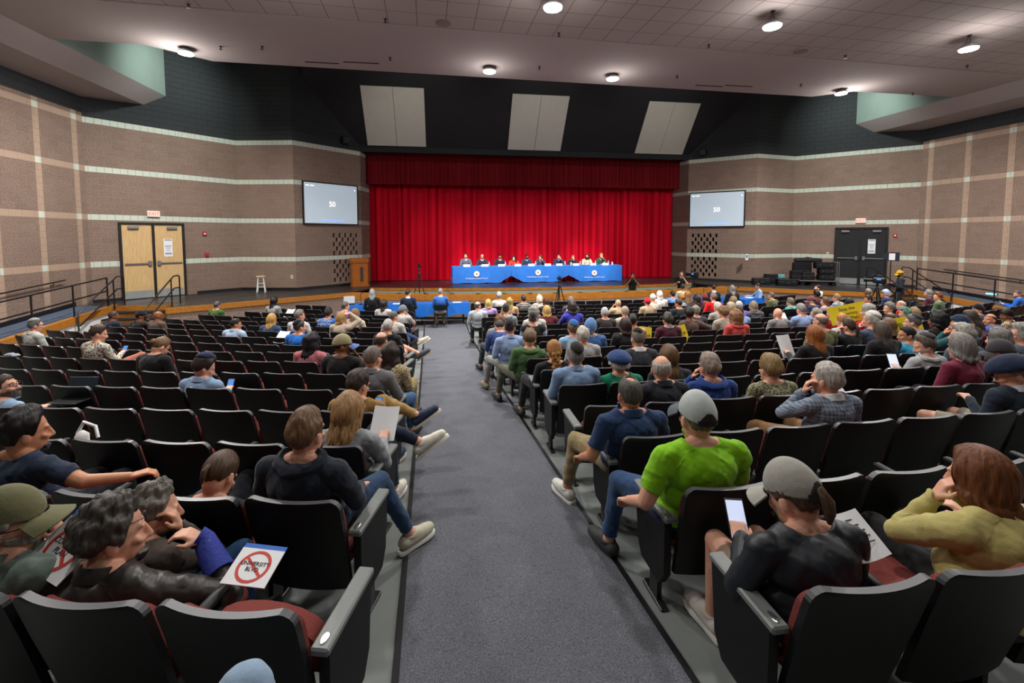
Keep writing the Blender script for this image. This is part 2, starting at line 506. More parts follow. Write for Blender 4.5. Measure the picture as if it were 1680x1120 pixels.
# ---- walls
def wall(name, P, Q, z0, z1, m, holes=None, thick=.25, inward=None):
    P = np.array(P[:2], float); Q = np.array(Q[:2], float); d = Q - P; L = np.linalg.norm(d); d /= L
    ang = math.atan2(d[1], d[0]); nrm = np.array([-d[1], d[0]])      # local +y
    inw = np.array([4.8, 8.0]) if inward is None else np.array(inward)
    s = -1.0 if np.dot(inw - P, nrm) > 0 else 1.0                    # s: side away from the room
    mb = MB()
    mb.box((L / 2, s * (thick / 2 + .12), (z0 + z1) / 2), (L, thick, z1 - z0))
    hs = holes or []
    xs = sorted({0.0, L, *[h[0] for h in hs], *[h[1] for h in hs]}); zs = sorted({z0, z1, *[h[2] for h in hs], *[h[3] for h in hs]})
    xs = [x for i, x in enumerate(xs) if i == 0 or x - xs[i - 1] > 1e-4]; zs = [z for i, z in enumerate(zs) if i == 0 or z - zs[i - 1] > 1e-4]
    if not hs:
        mb.add([(0, 0, z0), (L, 0, z0), (L, 0, z1), (0, 0, z1)], [(0, 1, 2, 3)])
    else:
        zb = []
        for i in range(len(zs) - 1):
            zc = (zs[i] + zs[i + 1]) / 2; run = 0.0
            row = sorted([h for h in hs if h[2] < zc < h[3]])
            for h in row + [None]:
                xe = h[0] if h else L
                if xe > run: mb.add([(run, 0, zs[i]), (xe, 0, zs[i]), (xe, 0, zs[i + 1]), (run, 0, zs[i + 1])], [(0, 1, 2, 3)])
                if h: run = h[1]
        for a, b, c0, c1 in hs:
            D = s * .11
            mb.add([(a, 0, c0), (b, 0, c0), (b, 0, c1), (a, 0, c1), (a, D, c0), (b, D, c0), (b, D, c1), (a, D, c1)],
                   [(0, 1, 5, 4), (1, 2, 6, 5), (2, 3, 7, 6), (3, 0, 4, 7)])
            mb.mat(1).add([(a, D, c0), (b, D, c0), (b, D, c1), (a, D, c1)], [(0, 1, 2, 3)]); mb.mat(0)
    mb.add([(0, 0, z0), (0, s * .2, z0), (0, s * .2, z1), (0, 0, z1), (L, 0, z0), (L, s * .2, z0), (L, s * .2, z1), (L, 0, z1)], [(0, 1, 2, 3), (4, 5, 6, 7)])
    o = mb.build(name, [m, M['void']]); o.location = (P[0], P[1], 0); o.rotation_euler = (0, 0, ang)
    return struct(o)

TOPZ = 11.6
A_ = {-1: H(-7.8, 1.05), 1: H(7.8, 1.05)}
B_ = {-1: H(-9.97, -1.05), 1: H(9.97, -1.05)}
C_ = {-1: H(-12.2, -.63), 1: H(12.2, -.63)}
D_ = {-1: H(-15.3, -3.85), 1: H(15.3, -3.85)}
E_ = {-1: H(-15.3, -26), 1: H(15.3, -26)}
SN = {-1: 'left', 1: 'right'}
def vent(L):
    hs = []
    for r in range(11):
        z = 1.14 + .19 * r
        if 2.05 < z < 2.2: continue
        for k in range(5):
            x = .22 + .27 * k + (.135 if r % 2 else 0)
            if r % 2 and k == 4: continue
            hs.append((x, x + .1, z + .01, z + .185))
    return hs
for s in (-1, 1):
    n = SN[s]
    wall('wall_' + n, A_[s], B_[s], 0, TOPZ, M['block'], holes=vent(3.0))
    wall('wall_%s_middle' % n, B_[s], C_[s], 0, TOPZ, M['block'])
    wall('wall_%s_front' % n, C_[s], D_[s], 0, TOPZ, M['block'])
    wall('wall_%s_side' % n, D_[s], E_[s], 0, TOPZ, M['block_side'])
    wall('wall_%s_jamb' % n, A_[s], H(s * 7.55, 2.6), 0, TOPZ, M['block'], inward=(4.8, 21.5), thick=.1)
    # dark skirting on the stage
    for k, (p, q) in enumerate(((A_[s], B_[s]), (B_[s], C_[s]), (C_[s], D_[s]))):
        p = np.array(p); q = np.array(q); d = (q - p) / np.linalg.norm(q - p); nn = np.array([-d[1], d[0], 0])
        if np.dot(np.array([4.8, 8, 0]) - p, nn) < 0: nn = -nn
        c = (p + q) / 2 + nn * .012
        L = np.linalg.norm(q - p)
        segs = [(0, L)]
        if k == 2: segs = [(0, 1.55), (3.55, L)]
        mb = MB()
        for a, b in segs:
            m_ = p + d * (a + b) / 2 + nn * .012
            mb.box((m_[0], m_[1], STZ + .05), (b - a, .024, .1), math.atan2(d[1], d[0]))
        struct(mb.build('baseboard_%s_%d' % (n, k + 1), M['metal_black']))

# back of the stage house and its sides, dark
mb = MB()
for p, q in ((H(-9.6, 4.6), H(9.6, 4.6)), (H(-9.6, 1.5), H(-9.6, 4.6)), (H(9.6, 1.5), H(9.6, 4.6))):
    c = (p + q) / 2; d = q - p
    mb.box((c[0], c[1], 5.5), (np.linalg.norm(d), .2, 11.5), math.atan2(d[1], d[0]))
struct(mb.build('wall_backstage', M['void']))
mb = MB(); c = H(0, -9, TOPZ + .1); mb.box(c, (36, 36, .2), HROT)
struct(mb.build('ceiling_upper', M['void']))
mb = MB(); c = H(0, -26); mb.box((c[0], c[1], 5.5), (34, .3, 12), HROT)
struct(mb.build('wall_rear', M['block_low']))

# header above the opening and the sloping black reflector over it
mb = MB(); c = H(0, 1.12); mb.box((c[0], c[1], 7.02), (15.6, .14, .36), HROT)
struct(mb.build('trim_header', M['black_paint']))
PN0 = H(0, 1.02, 7.12); SL = 1.28
def refl(u, d, off=0.0):                   # a point on the sloping reflector, d metres towards the audience
    p = H(u, 1.02 - d, 7.12 + SL * d); nrm = np.array([0, -SL, -1.0]); nrm /= np.linalg.norm(nrm)
    return p + off * nrm
mb = MB(); mb.grid([[refl(u, d) for u in (-9.6, -3.2, 3.2, 9.6)] for d in (0, 3.6)])
mb.grid([[refl(u, d, -.15) for u in (-9.6, 9.6)] for d in (0, 3.6)])
struct(mb.build('wall_reflector', M['dark_panel']))
e1 = H(1, 0) - H(0, 0); pn = np.cross(e1, refl(0, 1) - refl(0, 0))
for quad, lab in (([(593, 139), (697, 145), (698, 240), (602, 237)], 'pale rectangular panel on sloping black wall, over the left of the curtain'),
                  ([(843, 153), (935, 158), (918, 247), (831, 244)], 'pale rectangular panel on sloping black wall, the middle of three'),
                  ([(1068, 166), (1149, 169), (1118, 253), (1038, 250)], 'pale rectangular panel on sloping black wall, over the right of the curtain')):
    hs = [toH(on_plane(x, y, PN0, pn)) for x, y in quad]
    u0 = (hs[0][0] + hs[3][0]) / 2; u1 = (hs[1][0] + hs[2][0]) / 2
    d1 = 1.02 - (hs[0][1] + hs[1][1]) / 2; d0 = 1.02 - (hs[2][1] + hs[3][1]) / 2
    um = (u0 + u1) / 2
    t = empty('acoustic_panel', refl(um, (d0 + d1) / 2), 0, lab, 'wall panel', 'pale panels over the stage')
    for a, b in ((u0, um - .008), (um + .008, u1)):
        mb = MB(); P = [[refl(u, d, o) for u in (a, b)] for d, o in ((d0, .01), (d0, .05), (d1, .05), (d1, .01))]
        mb.grid(P)
        for j in (0, -1): mb.add([r[j] for r in P], [(0, 1, 2, 3)])
        o = mb.build('panel_sheet', M['white_panel'], t); o.matrix_parent_inverse = Matrix.Translation(-Vector(t.location))
def keep(o, t):                            # child geometry written in world coordinates
    bpy.context.view_layer.update(); o.matrix_parent_inverse = t.matrix_world.inverted(); return o

# ---- ceiling
CZ = CAMZ + 4.9
mb = MB()
poly = [(-5.9, 14.4), (13.3, 14.2), (14.2, 13.45), (24, 13.1), (24, 11.2), (-15, 11.2), (-15, 13.55), (-7.1, 13.5)]
mb.prism(poly, CZ, CZ + .25)
struct(mb.build('ceiling_front', M['gypsum']))
mb = MB(); mb.prism([(-15, 11.2), (24, 11.2), (24, -7), (-15, -7)], CZ + .005, CZ + .25)
struct(mb.build('ceiling', M['ceil_tile']))
mb = MB(); mb.box((4.5, 11.2, CZ + .003), (39, .03, .02)); struct(mb.build('trim_ceiling', M['gypsum']))
# side soffits with their sloping faces and the wall above them
for s in (-1, 1):
    def S(u, v, z): return H(s * u, v, z)
    mb = MB()
    prof = [(15.35, CAMZ + 4.36), (14.2, CAMZ + 4.47), (13.75, CAMZ + 4.92)]
    mb.grid([[S(u, v, z) for u, z in prof] for v in (-11, -6, -.6)])
    mb.mat(1).grid([[S(13.75, v, z) for z in (CAMZ + 4.92, TOPZ)] for v in (-11, -6, -.6)])  # grey-green colour stands in for the greenish light falling on this wall
    o = mb.build('ceiling_%s_soffit' % SN[s], [M['gypsum'], M['green_fascia']]); struct(o)
mb = MB()
for x0, x1 in ((500, 556), (563, 622)):
    for a, b in ((x0, x1),):
        p = on_z(a, 101, CZ - .004); q = on_z(b, 105, CZ - .004); c = (p + q) / 2
        mb.box(c, (abs(q[0] - p[0]), .05, .008), HROT)
for x0, x1 in ((1143, 1184), (1191, 1233)):
    p = on_z(x0, 139, CZ - .004); q = on_z(x1, 143, CZ - .004); c = (p + q) / 2
    mb.box(c, (abs(q[0] - p[0]), .05, .008), HROT)
o = mb.build('trim_slots', M['void']); struct(o)

# ---- stage: black floor, wooden edge, front walls
STF = [(-15.3, -4.6), (-12.4, -4.6), (-12.3, -5.4), (-7.75, -2.2), (-7.2, -.55)]
ARC = [(u, -1.5 + .017 * u * u) for u in np.linspace(-7.2, 7.2, 15)]
STF = STF[:4] + ARC + [(7.75, -2.2), (12.3, -5.4), (12.4, -4.6), (15.3, -4.6), (15.3, 4.8), (-15.3, 4.8)]
mb = MB(); mb.prism([tuple(H(u, v)[:2]) for u, v in STF], STZ - .05, STZ)
struct(mb.build('floor_stage', M['stage']))
def edge_run(name, pts, z0, z1, m, thick=.06, closed=False, off=0.0):
    """a vertical board along a polyline given in the hall's frame"""
    mb = MB(); P = [H(u, v) for u, v in pts]
    for p, q in zip(P[:-1], P[1:]):
        d = (q - p); L = np.linalg.norm(d); d /= L; c = (p + q) / 2
        nn = np.array([-d[1], d[0], 0])
        if np.dot(np.array([4.8, 5, 0]) - c, nn) < 0: nn = -nn
        c = c + nn * off
        mb.box((c[0], c[1], (z0 + z1) / 2), (L + thick * .9, thick, z1 - z0), math.atan2(d[1], d[0]))
    return mb.build(name, m)
LEFT_EDGE = [(-12.3, -5.4), (-7.75, -2.2)]; RIGHT_EDGE = [(7.75, -2.2), (12.3, -5.4)]
PIT = [(u, -3.45 + .021 * u * u) for u in np.linspace(-7.75, 7.75, 17)]
struct(edge_run('trim_stage_edge', ARC, STZ - .11, STZ + .005, M['wood'], .07))
struct(edge_run('wall_pit_back', ARC, -.2, STZ - .11, M['green_fascia'], .04))
for n, e in (('left', LEFT_EDGE), ('right', RIGHT_EDGE)):
    struct(edge_run('trim_stage_%s' % n, e, STZ - .16, STZ + .005, M['wood'], .07))
for n, e in (('left', LEFT_EDGE), ('right', RIGHT_EDGE)):
    wall('wall_stage_%s' % n, H(*e[0]), H(*e[1]), 0, STZ - .12, M['block_low'], thick=.1)
struct(edge_run('trim_pit_rail', PIT, STZ - .03, STZ + .005, M['wood'], .2))
struct(edge_run('trim_pit_band', PIT, STZ - .24, STZ - .03, M['wood'], .1, off=.07))
struct(edge_run('wall_pit_front', PIT, 0, STZ - .24, M['block_low'], .12, off=.05))
struct(edge_run('baseboard_pit', PIT, 0, .1, M['metal_black'], .02, off=.12))
mb = MB(); mb.prism([tuple(H(u, v)[:2]) for u, v in PIT + ARC[::-1]], -.22, -.15)
struct(mb.build('floor_pit', M['grey_floor']))

# ---- side ramps: carpeted slope, curb with wooden cap, stairs up to the stage
def rampz(v): return max(STZ + .077 * (v + 4.6), .02)
for s in (-1, 1):
    n = SN[s]
    vs = [-4.55, -7, -9.5, -12, -14.5]
    mb = MB(); mb.grid([[H(s * u, v, rampz(v)) for u in (14.28, 15.3)] for v in vs])
    struct(mb.build('floor_ramp_' + n, M['ramp_carpet']))
    mb = MB(); mb.grid([[H(s * 14.2, v, z) for z in (-.1, rampz(v) + .02)] for v in vs])
    struct(mb.build('wall_ramp_' + n, M['white']))
    mb = MB()
    mb.grid([[H(s * u, v, rampz(v) + z) for u, z in ((14.16, -.16), (14.16, .03), (14.32, .03), (14.32, -.16))] for v in vs])
    struct(mb.build('trim_ramp_' + n, M['wood']))
    mb = MB(); mb.grid([[H(s * 15.28, v, rampz(v) + z) for z in (0, .13)] for v in vs])
    struct(mb.build('baseboard_ramp_' + n, M['metal_black']))
    mb = MB()
    for k in range(5):                     # stair flight in front of the platform
        z1 = STZ - .158 * (k + 1)
        c = H(s * 13.3, -4.6 - .15 - .3 * k, 0)
        mb.mat(0).box((c[0], c[1], z1 / 2 - .02), (1.75, .3, z1 - .04), HROT)
        mb.mat(1).box((c[0], c[1] - .01, z1 - .02), (1.75, .33, .04), HROT)
    o = mb.build('floor_stairs_' + n, [M['wood'], M['dark_panel']]); struct(o)
    mb = MB(); p = [H(s * 12.4, -4.6), H(s * 14.2, -4.6)]
    c = (p[0] + p[1]) / 2; mb.box((c[0], c[1], STZ - .1), (1.8, .05, .2), HROT)
    struct(mb.build('trim_landing_' + n, M['wood']))
    # ramp railing
    side = 'left' if s < 0 else 'right'
    t = empty('ramp_railing', H(s * 14.24, -4.75, rampz(-4.75)), 0, 'black pipe railing with posts along the carpeted ramp at the hall\'s %s side' % side, 'railing', 'railings along the ramps')
    def up(v, h): return H(s * 14.24, v, rampz(v) + h)
    vv = np.linspace(-4.8, -13.8, 8)
    for h, nm in ((.9, 'top_rail'), (.5, 'mid_rail')):
        o = MB().tube([up(-4.8, h)] + [up(v, h) for v in (-7, -10, -13.8)], .022, 8).build(nm, M['metal_black'], t, True); keep(o, t)
    for v in vv:
        o = MB().tube([up(v, 0), up(v, .9)], .022, 8).build('post', M['metal_black'], t, True); keep(o, t)
    t = empty('wall_handrail', H(s * 15.2, -5.2, rampz(-5.2) + .85), 0, 'black handrail on wall brackets, %s block wall above the ramp' % side, 'handrail', 'handrails on the side walls')
    def wp(v, h, u=15.2): return H(s * u, v, rampz(v) + h)
    o = MB().tube([wp(-5.0, .88), wp(-9, .88), wp(-13, .88)], .02, 8).build('rail', M['metal_black'], t, True); keep(o, t)
    for v in (-5.4, -7.4, -9.4, -11.4):
        o = MB().tube([wp(v, .87), wp(v, .8, 15.22), wp(v, .78, 15.3)], .012, 6).build('bracket', M['metal_black'], t, True); keep(o, t)
    # stair rails
    for u, w in ((12.5, 'inner'), (14.1, 'outer')):
        t = empty('stair_railing', H(s * u, -4.7, STZ), 0, 'sloping black pipe railing on the %s edge of the %s stage stairs' % ('ramp-side' if w == 'outer' else 'stage-side', side), 'railing', 'stair railings')
        for h, nm in ((.9, 'top_rail'), (.52, 'lower_rail')):
            pts = [H(s * u, -4.35, STZ + h), H(s * u, -4.6, STZ + h), H(s * u, -6.1, .1 + h)]
            if nm == 'top_rail': pts = [H(s * u, -4.3, STZ), H(s * u, -4.3, STZ + h - .05)] + pts + [H(s * u, -6.16, .95), H(s * u, -6.16, .02)]
            o = MB().tube(pts, .021, 8).build(nm, M['metal_black'], t, True); keep(o, t)
        o = MB().tube([H(s * u, -4.75, STZ - .1), H(s * u, -4.75, STZ + .82)], .02, 8).build('post', M['metal_black'], t, True); keep(o, t)

# ---- doors on the front side walls
for s in (-1, 1):
    P = C_[s]; Q = D_[s]; d = (Q - P) / np.linalg.norm(Q - P); ang = math.atan2(d[1], d[0])
    nn = np.array([-d[1], d[0], 0]); nn = nn if np.dot(np.array([4.8, 8, 0]) - P, nn) > 0 else -nn
    def W(a, o_, z): return P + d * a + nn * o_ + np.array([0, 0, z])
    if s < 0: hits = [toH(on_plane(x, 420, P, nn)) for x in (199, 302)]
    else: hits = [toH(on_plane(x, 420, P, nn)) for x in (1369, 1453)]
    al = sorted(float(np.dot(H(*h) - P, d)) for h in hits)
    a0, a1 = al; w = a1 - a0; mid = (a0 + a1) / 2
    ztop = float(on_plane(250 if s < 0 else 1412, 367 if s < 0 else 374, P, nn)[2])
    h = ztop - STZ
    lab = 'pair of pale birch doors in a black frame with push bars' if s < 0 else 'pair of black doors with push bars and steel kick plates'
    t = empty('door_%d' % (1 if s < 0 else 2), W(mid, 0, STZ)); struct(t)
    leafm = M['door_wood'] if s < 0 else M['black_paint']
    mb = MB()
    for a in (a0, mid, a1): c = W(a, .04, STZ + h / 2); mb.box(c, (.07, .1, h), ang)
    c = W(mid, .04, ztop); mb.box(c, (w + .07, .1, .07), ang)
    o = mb.build('door_frame', M['metal_black'], t); keep(o, t)
    for k in (0, 1):
        am = a0 + w * (.25 + .5 * k)
        mb = MB(); mb.box(W(am, .03, STZ + h / 2), (w / 2 - .08, .045, h - .05), ang); leaf = mb.build('door_leaf', leafm, t); keep(leaf, t)
        def sub(nm, mb, m): o = mb.build(nm, m, leaf); bpy.context.view_layer.update(); o.matrix_parent_inverse = leaf.matrix_world.inverted()
        mb = MB(); mb.box(W(am, .075, STZ + h * .47), (w / 2 - .16, .05, .045), ang)
        mb.box(W(mid + (-.13 if k == 0 else .13), .085, STZ + h * .47), (.1, .07, .17), ang, bev=.01); sub('push_bar', mb, M['chrome'])
        mb = MB(); mb.box(W(am + (-.1 if k == 0 else .1), .09, ztop - .14), (.3, .08, .09), ang, bev=.01); sub('door_closer', mb, M['chrome'])
        mb = MB(); mb.box(W(am, .056, STZ + .16), (w / 2 - .12, .006, .26), ang); sub('kick_plate', mb, M['steel_plate'])
    # notice sheet taped on the right-hand leaf
    px, py = ((275, 406) if s < 0 else (1430, 404))
    hp = on_plane(px, py, P, nn); a = float(np.dot(hp - P, d))
    t2 = empty('notice_sheet', W(a, .058, hp[2]), ang, 'tall white notice sheet on the %s' % ('birch door' if s < 0 else 'black door'), 'notice', 'notices on the doors')
    sg = -1 if np.dot(nn, np.array([-math.sin(ang), math.cos(ang), 0])) < 0 else 1
    MB().box((0, 0, 0), (.26, .004, .62)).build('sheet', M['paper'], t2)
    mb = MB()
    for z, ww, hh in ((.27, .2, .03), (.06, .2, .02), (0, .14, .012), (-.04, .1, .012), (-.1, .12, .012), (-.2, .2, .03), (-.25, .2, .012)):
        mb.box((0, sg * .003, z), (ww, .002, hh))
    mb.build('print', plain('blue_print', '34557e', .8), t2)
    # exit sign above the door
    ex, ey = ((251, 351) if s < 0 else (1412, 362))
    hp = on_plane(ex, ey, P, nn); a = float(np.dot(hp - P, d))
    t3 = empty('exit_sign', W(a, .0, hp[2]), ang, 'lit red and white EXIT sign above the %s doors' % ('birch' if s < 0 else 'black'), 'exit sign', 'EXIT signs above the doors')
    MB().box((0, sg * .04, 0), (.36, .08, .21), bev=.01).build('housing', M['white'], t3)
    MB().box((0, sg * .082, 0), (.31, .004, .17)).build('face', emit('exit_face', 'f7b3a6', .6), t3)
    R = Matrix.Translation((0, sg * .086, 0)) @ Matrix.Rotation(0 if sg < 0 else PI, 4, 'Z') @ Matrix.Rotation(PI / 2, 4, 'X')
    text_part('letters', 'EXIT', .15, M['exit_red'], t3, R)
    for nm, q, lab2 in ((('fire_alarm', (335, 383), 'small red fire alarm strobe on the block wall beside the birch doors') if s < 0 else ('fire_alarm', (1468.5, 386), 'small red fire alarm strobe on the block wall beside the black doors')),
                        (('alarm_pull', (339, 418), 'red cluster of alarm hardware on the white band beside the birch doors') if s < 0 else ('alarm_pull', (1464, 415), 'red alarm hardware behind the arrow shaped sign'))):
        hp = on_plane(q[0], q[1], P, nn); a = float(np.dot(hp - P, d))
        t4 = empty(nm, W(a, 0, hp[2]), ang, lab2, 'alarm', 'fire alarms')
        MB().box((0, sg * .025, 0), (.13, .05, .15), bev=.01).build('housing', M['red'], t4)
        MB().box((0, sg * .055, -.01), (.06, .02, .06), bev=.008).build('strobe', M['white'] if nm == 'fire_alarm' else M['red'], t4)

def on_wall(s, seg, x, y):
    P, Q = {'ab': (A_[s], B_[s]), 'bc': (B_[s], C_[s]), 'cd': (C_[s], D_[s])}[seg]
    d = (Q - P) / np.linalg.norm(Q - P); nn = np.array([-d[1], d[0], 0]); nn = nn if np.dot(np.array([4.8, 8, 0]) - P, nn) > 0 else -nn
    return on_plane(x, y, P, nn), nn, math.atan2(-nn[0], nn[1]) + PI   # local -y faces the hall
for s, seg, x, y, lab in ((-1, 'bc', 479, 454, 'small pale wall outlet above the stage left of the lectern'),
                          (1, 'cd', 1255, 445, 'small pale wall outlet above the black cases on the stage'),
                          (1, 'cd', 1358, 416, 'small pale switch plate beside the black doors')):
    p, nn, a = on_wall(s, seg, x, y)
    t = empty('wall_outlet', p, a, lab, 'outlet')
    MB().box((0, -.006, 0), (.1, .012, .14), bev=.004).build('plate', plain('ivory', 'd9d4bd', .5), t)
    MB().box((0, -.013, 0), (.03, .004, .07)).build('socket', M['blackink'], t)
p, nn, a = on_wall(1, 'bc', 1225, 421.5)
t = empty('wall_notice', p, a, 'small grey printed notice on the white band right of the right screen', 'notice')
MB().box((0, -.006, 0), (.17, .01, .28)).build('sheet', M['paper'], t)
MB().box((0, -.013, .03), (.12, .004, .12)).build('print', plain('grey_print', '7d8388', .8), t)

# ---- projection screens
for s in (-1, 1):
    quad = [(495, 296), (587, 304), (588, 370), (499, 367)] if s < 0 else [(1131, 316), (1223, 312), (1222, 372), (1130, 373)]
    P, Q = A_[s], B_[s]; d = (Q - P) / np.linalg.norm(Q - P)
    if d[0] < 0: d = -d
    nn = np.array([-d[1], d[0], 0]); nn = nn if np.dot(np.array([4.8, 8, 0]) - P, nn) > 0 else -nn
    q = [on_plane(x, y, P + nn * .08, nn) for x, y in quad]
    a = [float(np.dot(p - P, d)) for p in q]
    x0 = (a[0] + a[3]) / 2; x1 = (a[1] + a[2]) / 2; z1 = (q[0][2] + q[1][2]) / 2; z0 = (q[2][2] + q[3][2]) / 2
    w = x1 - x0; h = z1 - z0
    c = P + d * (x0 + x1) / 2 + nn * .05; c[2] = (z0 + z1) / 2
    t = empty('projection_screen', c, math.atan2(d[1], d[0]), 'black framed wall screen showing 50, %s of the red curtain' % SN[s], 'screen', 'screens beside the stage')
    mb = MB()
    for sx in (-1, 1): mb.box((sx * (w / 2 - .025), 0, 0), (.05, .07, h))
    for sz in (-1, 1): mb.box((0, 0, sz * (h / 2 - .025)), (w, .07, .05))
    mb.build('frame', M['metal_black'], t)
    sf = MB().box((0, 0, 0), (w - .1, .04, h - .1)).build('screen_surface', M['screen'], t)
    R = Matrix.Translation((.02, -.024, -.02)) @ Matrix.Rotation(PI / 2, 4, 'X')
    o = text_part('timer_digits', '50', .3, M['screen_text'], t, R)
    mb = MB()
    for k, (xx, ww) in enumerate(((-w / 2 + .2, .14), (-w / 2 + .4, .16), (w / 2 - .15, .05))): mb.box((xx, -.022, h / 2 - .17 - (.06 if k == 2 else 0)), (ww, .004, .035))
    mb.build('menu_text', M['screen_text'], t)
    MB().box((.05, -.022, -h / 2 + .18), (w * .42, .004, .07)).build('task_bar', M['screen_blue'], t)

# small black loudspeakers high on the black wall
for s, seg, x, y in ((-1, 'ab', 562, 231), (1, 'ab', 1155, 251)):
    p, nn, a = on_wall(s, seg, x, y)
    t = empty('wall_speaker', p, a, 'small black loudspeaker on the black wall above the %s screen' % SN[s], 'speaker', 'wall loudspeakers')
    MB().box((0, -.18, 0), (.3, .22, .3), bev=.02).build('cabinet', M['plastic'], t)
    MB().box((0, -.3, 0), (.24, .01, .24)).build('grille', plain('speaker_mesh', '2f3032', .7), t)
    MB().box((0, -.04, .02), (.06, .1, .06)).build('bracket', M['metal_black'], t)

# ---- ceiling fixtures
for x, y, lab, hang in ((1267, 43, 'round hanging bay light in the tiled ceiling, between two others', .32), (1589, 80, 'round bay light hanging furthest right in the tiled ceiling', .32),
                        (907, 12, 'round hanging bay light near the top edge over the aisle', .32), (803, 117, 'bright light in the plaster ceiling over the left of the long table', .12),
                        (1005, 129, 'bright light in the plaster ceiling over the right of the long table', .12), (305, 87, 'bright light by the opening of the left ceiling corner', .12),
                        (1380, 153, 'bright light by the opening of the right ceiling corner', .12)):
    p = on_z(x, y, CZ - hang)
    t = empty('ceiling_light', p, 0, lab, 'ceiling light', 'ceiling bay lights')
    r = .2 if hang > .2 else .19
    MB().lathe([(.02, .16), (.09, .13), (r, .03), (r, 0)], n=20).build('housing', M['chrome'], t, True)
    MB().lathe([(r * .95, -.004), (r * .9, -.03), (.02, -.035)], n=20).build('lens', M['lamp'], t, True)
    mb = MB()
    for k in range(3): mb.tube([(.07 * math.cos(k * 2.1), .07 * math.sin(k * 2.1), .12), (0, 0, hang)], .006, 5)
    mb.tube([(0, 0, hang - .02), (0, 0, hang)], .05, 8); mb.build('hanger', M['metal_black'], t)
SPR = [(309, 7), (430, 76), (632, 31), (640, 94), (917, 54), (885, 109), (1163, 73), (1111, 124), (1387, 91), (1314, 138), (1498, 152), (1663, 163), (47, 56), (362, 76), (1587, 107)]
for x, y in SPR:
    p = on_z(x, y, CZ)
    t = empty('ceiling_sprinkler', p, 0, 'small dark fire sprinkler head on the ceiling', 'sprinkler', 'sprinkler heads on the ceiling')
    MB().lathe([(.035, 0), (.03, -.02), (.012, -.03), (.012, -.07), (.04, -.075), (.04, -.08)], n=10).build('body', M['metal_black'], t, True)
for x, y, lab in ((727, 38, 'round ceiling loudspeaker disc among the tiles near the aisle'), (1314, 85, 'round ceiling loudspeaker disc among the tiles over the right seats')):
    p = on_z(x, y, CZ); t = empty('ceiling_speaker', p, 0, lab, 'speaker', 'ceiling loudspeakers')
    MB().lathe([(.17, 0), (.17, -.012), (.15, -.02)], n=24).build('grille', plain('beige_grille', '7d6c66', .8), t, True)

# ---- curtain and valance
def drape(name, u0, u1, v, z0, z1, m, amp, pitch, seed, hem=0.0):
    r = np.random.default_rng(seed); n = int((u1 - u0) / .035); us = np.linspace(u0, u1, n)
    ph = np.cumsum(r.uniform(.65, 1.35, n)) * 2 * PI * .035 / pitch
    am = amp * (.6 + .5 * np.sin(us * 1.7 + seed) ** 2)
    zs = np.linspace(z0, z1, 7); mb = MB(); P = []
    for k, z in enumerate(zs):
        f = .85 + .15 * math.sin(k * 1.3)
        P.append([H(u + .02 * math.sin(p * 2), v + a * f * (math.sin(p) + .35 * math.sin(2.3 * p + .5)), z + (hem * math.sin(u * 5) if k == 0 else 0)) for u, p, a in zip(us, ph, am)])
    mb.grid(P)
    return mb.build(name, m, None, True)
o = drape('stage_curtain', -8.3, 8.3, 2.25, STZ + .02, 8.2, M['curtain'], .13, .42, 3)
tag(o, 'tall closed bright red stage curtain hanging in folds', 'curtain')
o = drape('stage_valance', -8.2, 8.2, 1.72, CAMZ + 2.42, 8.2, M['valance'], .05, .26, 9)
tag(o, 'dark red valance hanging across the top of the stage opening', 'valance')
# ================================================================== auditorium seats
def back_shell(half, z0, z1, th, y_at, curve, rnd, nx=13, nz=12, rim=True):
    """a curved, leaning panel with rounded upper corners; slot 1 is the highlight painted on the upper edge"""
    mb = MB(); F = []; Bk = []
    zs = list(np.linspace(z0, z1 - rnd, nz - 4)) + [z1 - rnd * (1 - math.sin(a)) for a in np.linspace(.35, PI / 2, 4)]
    for z in zs:
        t = (z - (z1 - rnd)) / rnd
        hw = (half if t <= 0 else half - rnd * (1 - math.sqrt(max(0, 1 - t * t)))) * (.93 + .07 * min(1, (z - z0) / (z1 - z0) * 1.6))
        y = y_at(z); fr = []; bk = []
        for x in np.linspace(-1, 1, nx):
            yy = y - curve * (1 - x * x)
            fr.append((hw * x, yy + th / 2, z)); bk.append((hw * x, yy - th / 2, z))
        F.append(fr); Bk.append(bk)
    mb.grid(F); mb.grid([r[::-1] for r in Bk])
    nzz = len(zs)
    for j, flip in ((0, False), (nx - 1, True)):
        P = [[Bk[i][j], F[i][j]] for i in range(nzz)]
        for i, row in enumerate(P[:-1]):
            mb.mat(1 if i >= nzz - 5 and rim else 0)
            q = [row[0], row[1], P[i + 1][1], P[i + 1][0]]
            mb.add(q if flip else q[::-1], [(0, 1, 2, 3)])
    mb.mat(1 if rim else 0); mb.grid([Bk[-1], F[-1]])
    mb.mat(0); mb.grid([F[0], Bk[0]])
    return mb
def lean(z): return -.17 - .16 * (z - .25) / .59
SM = {}
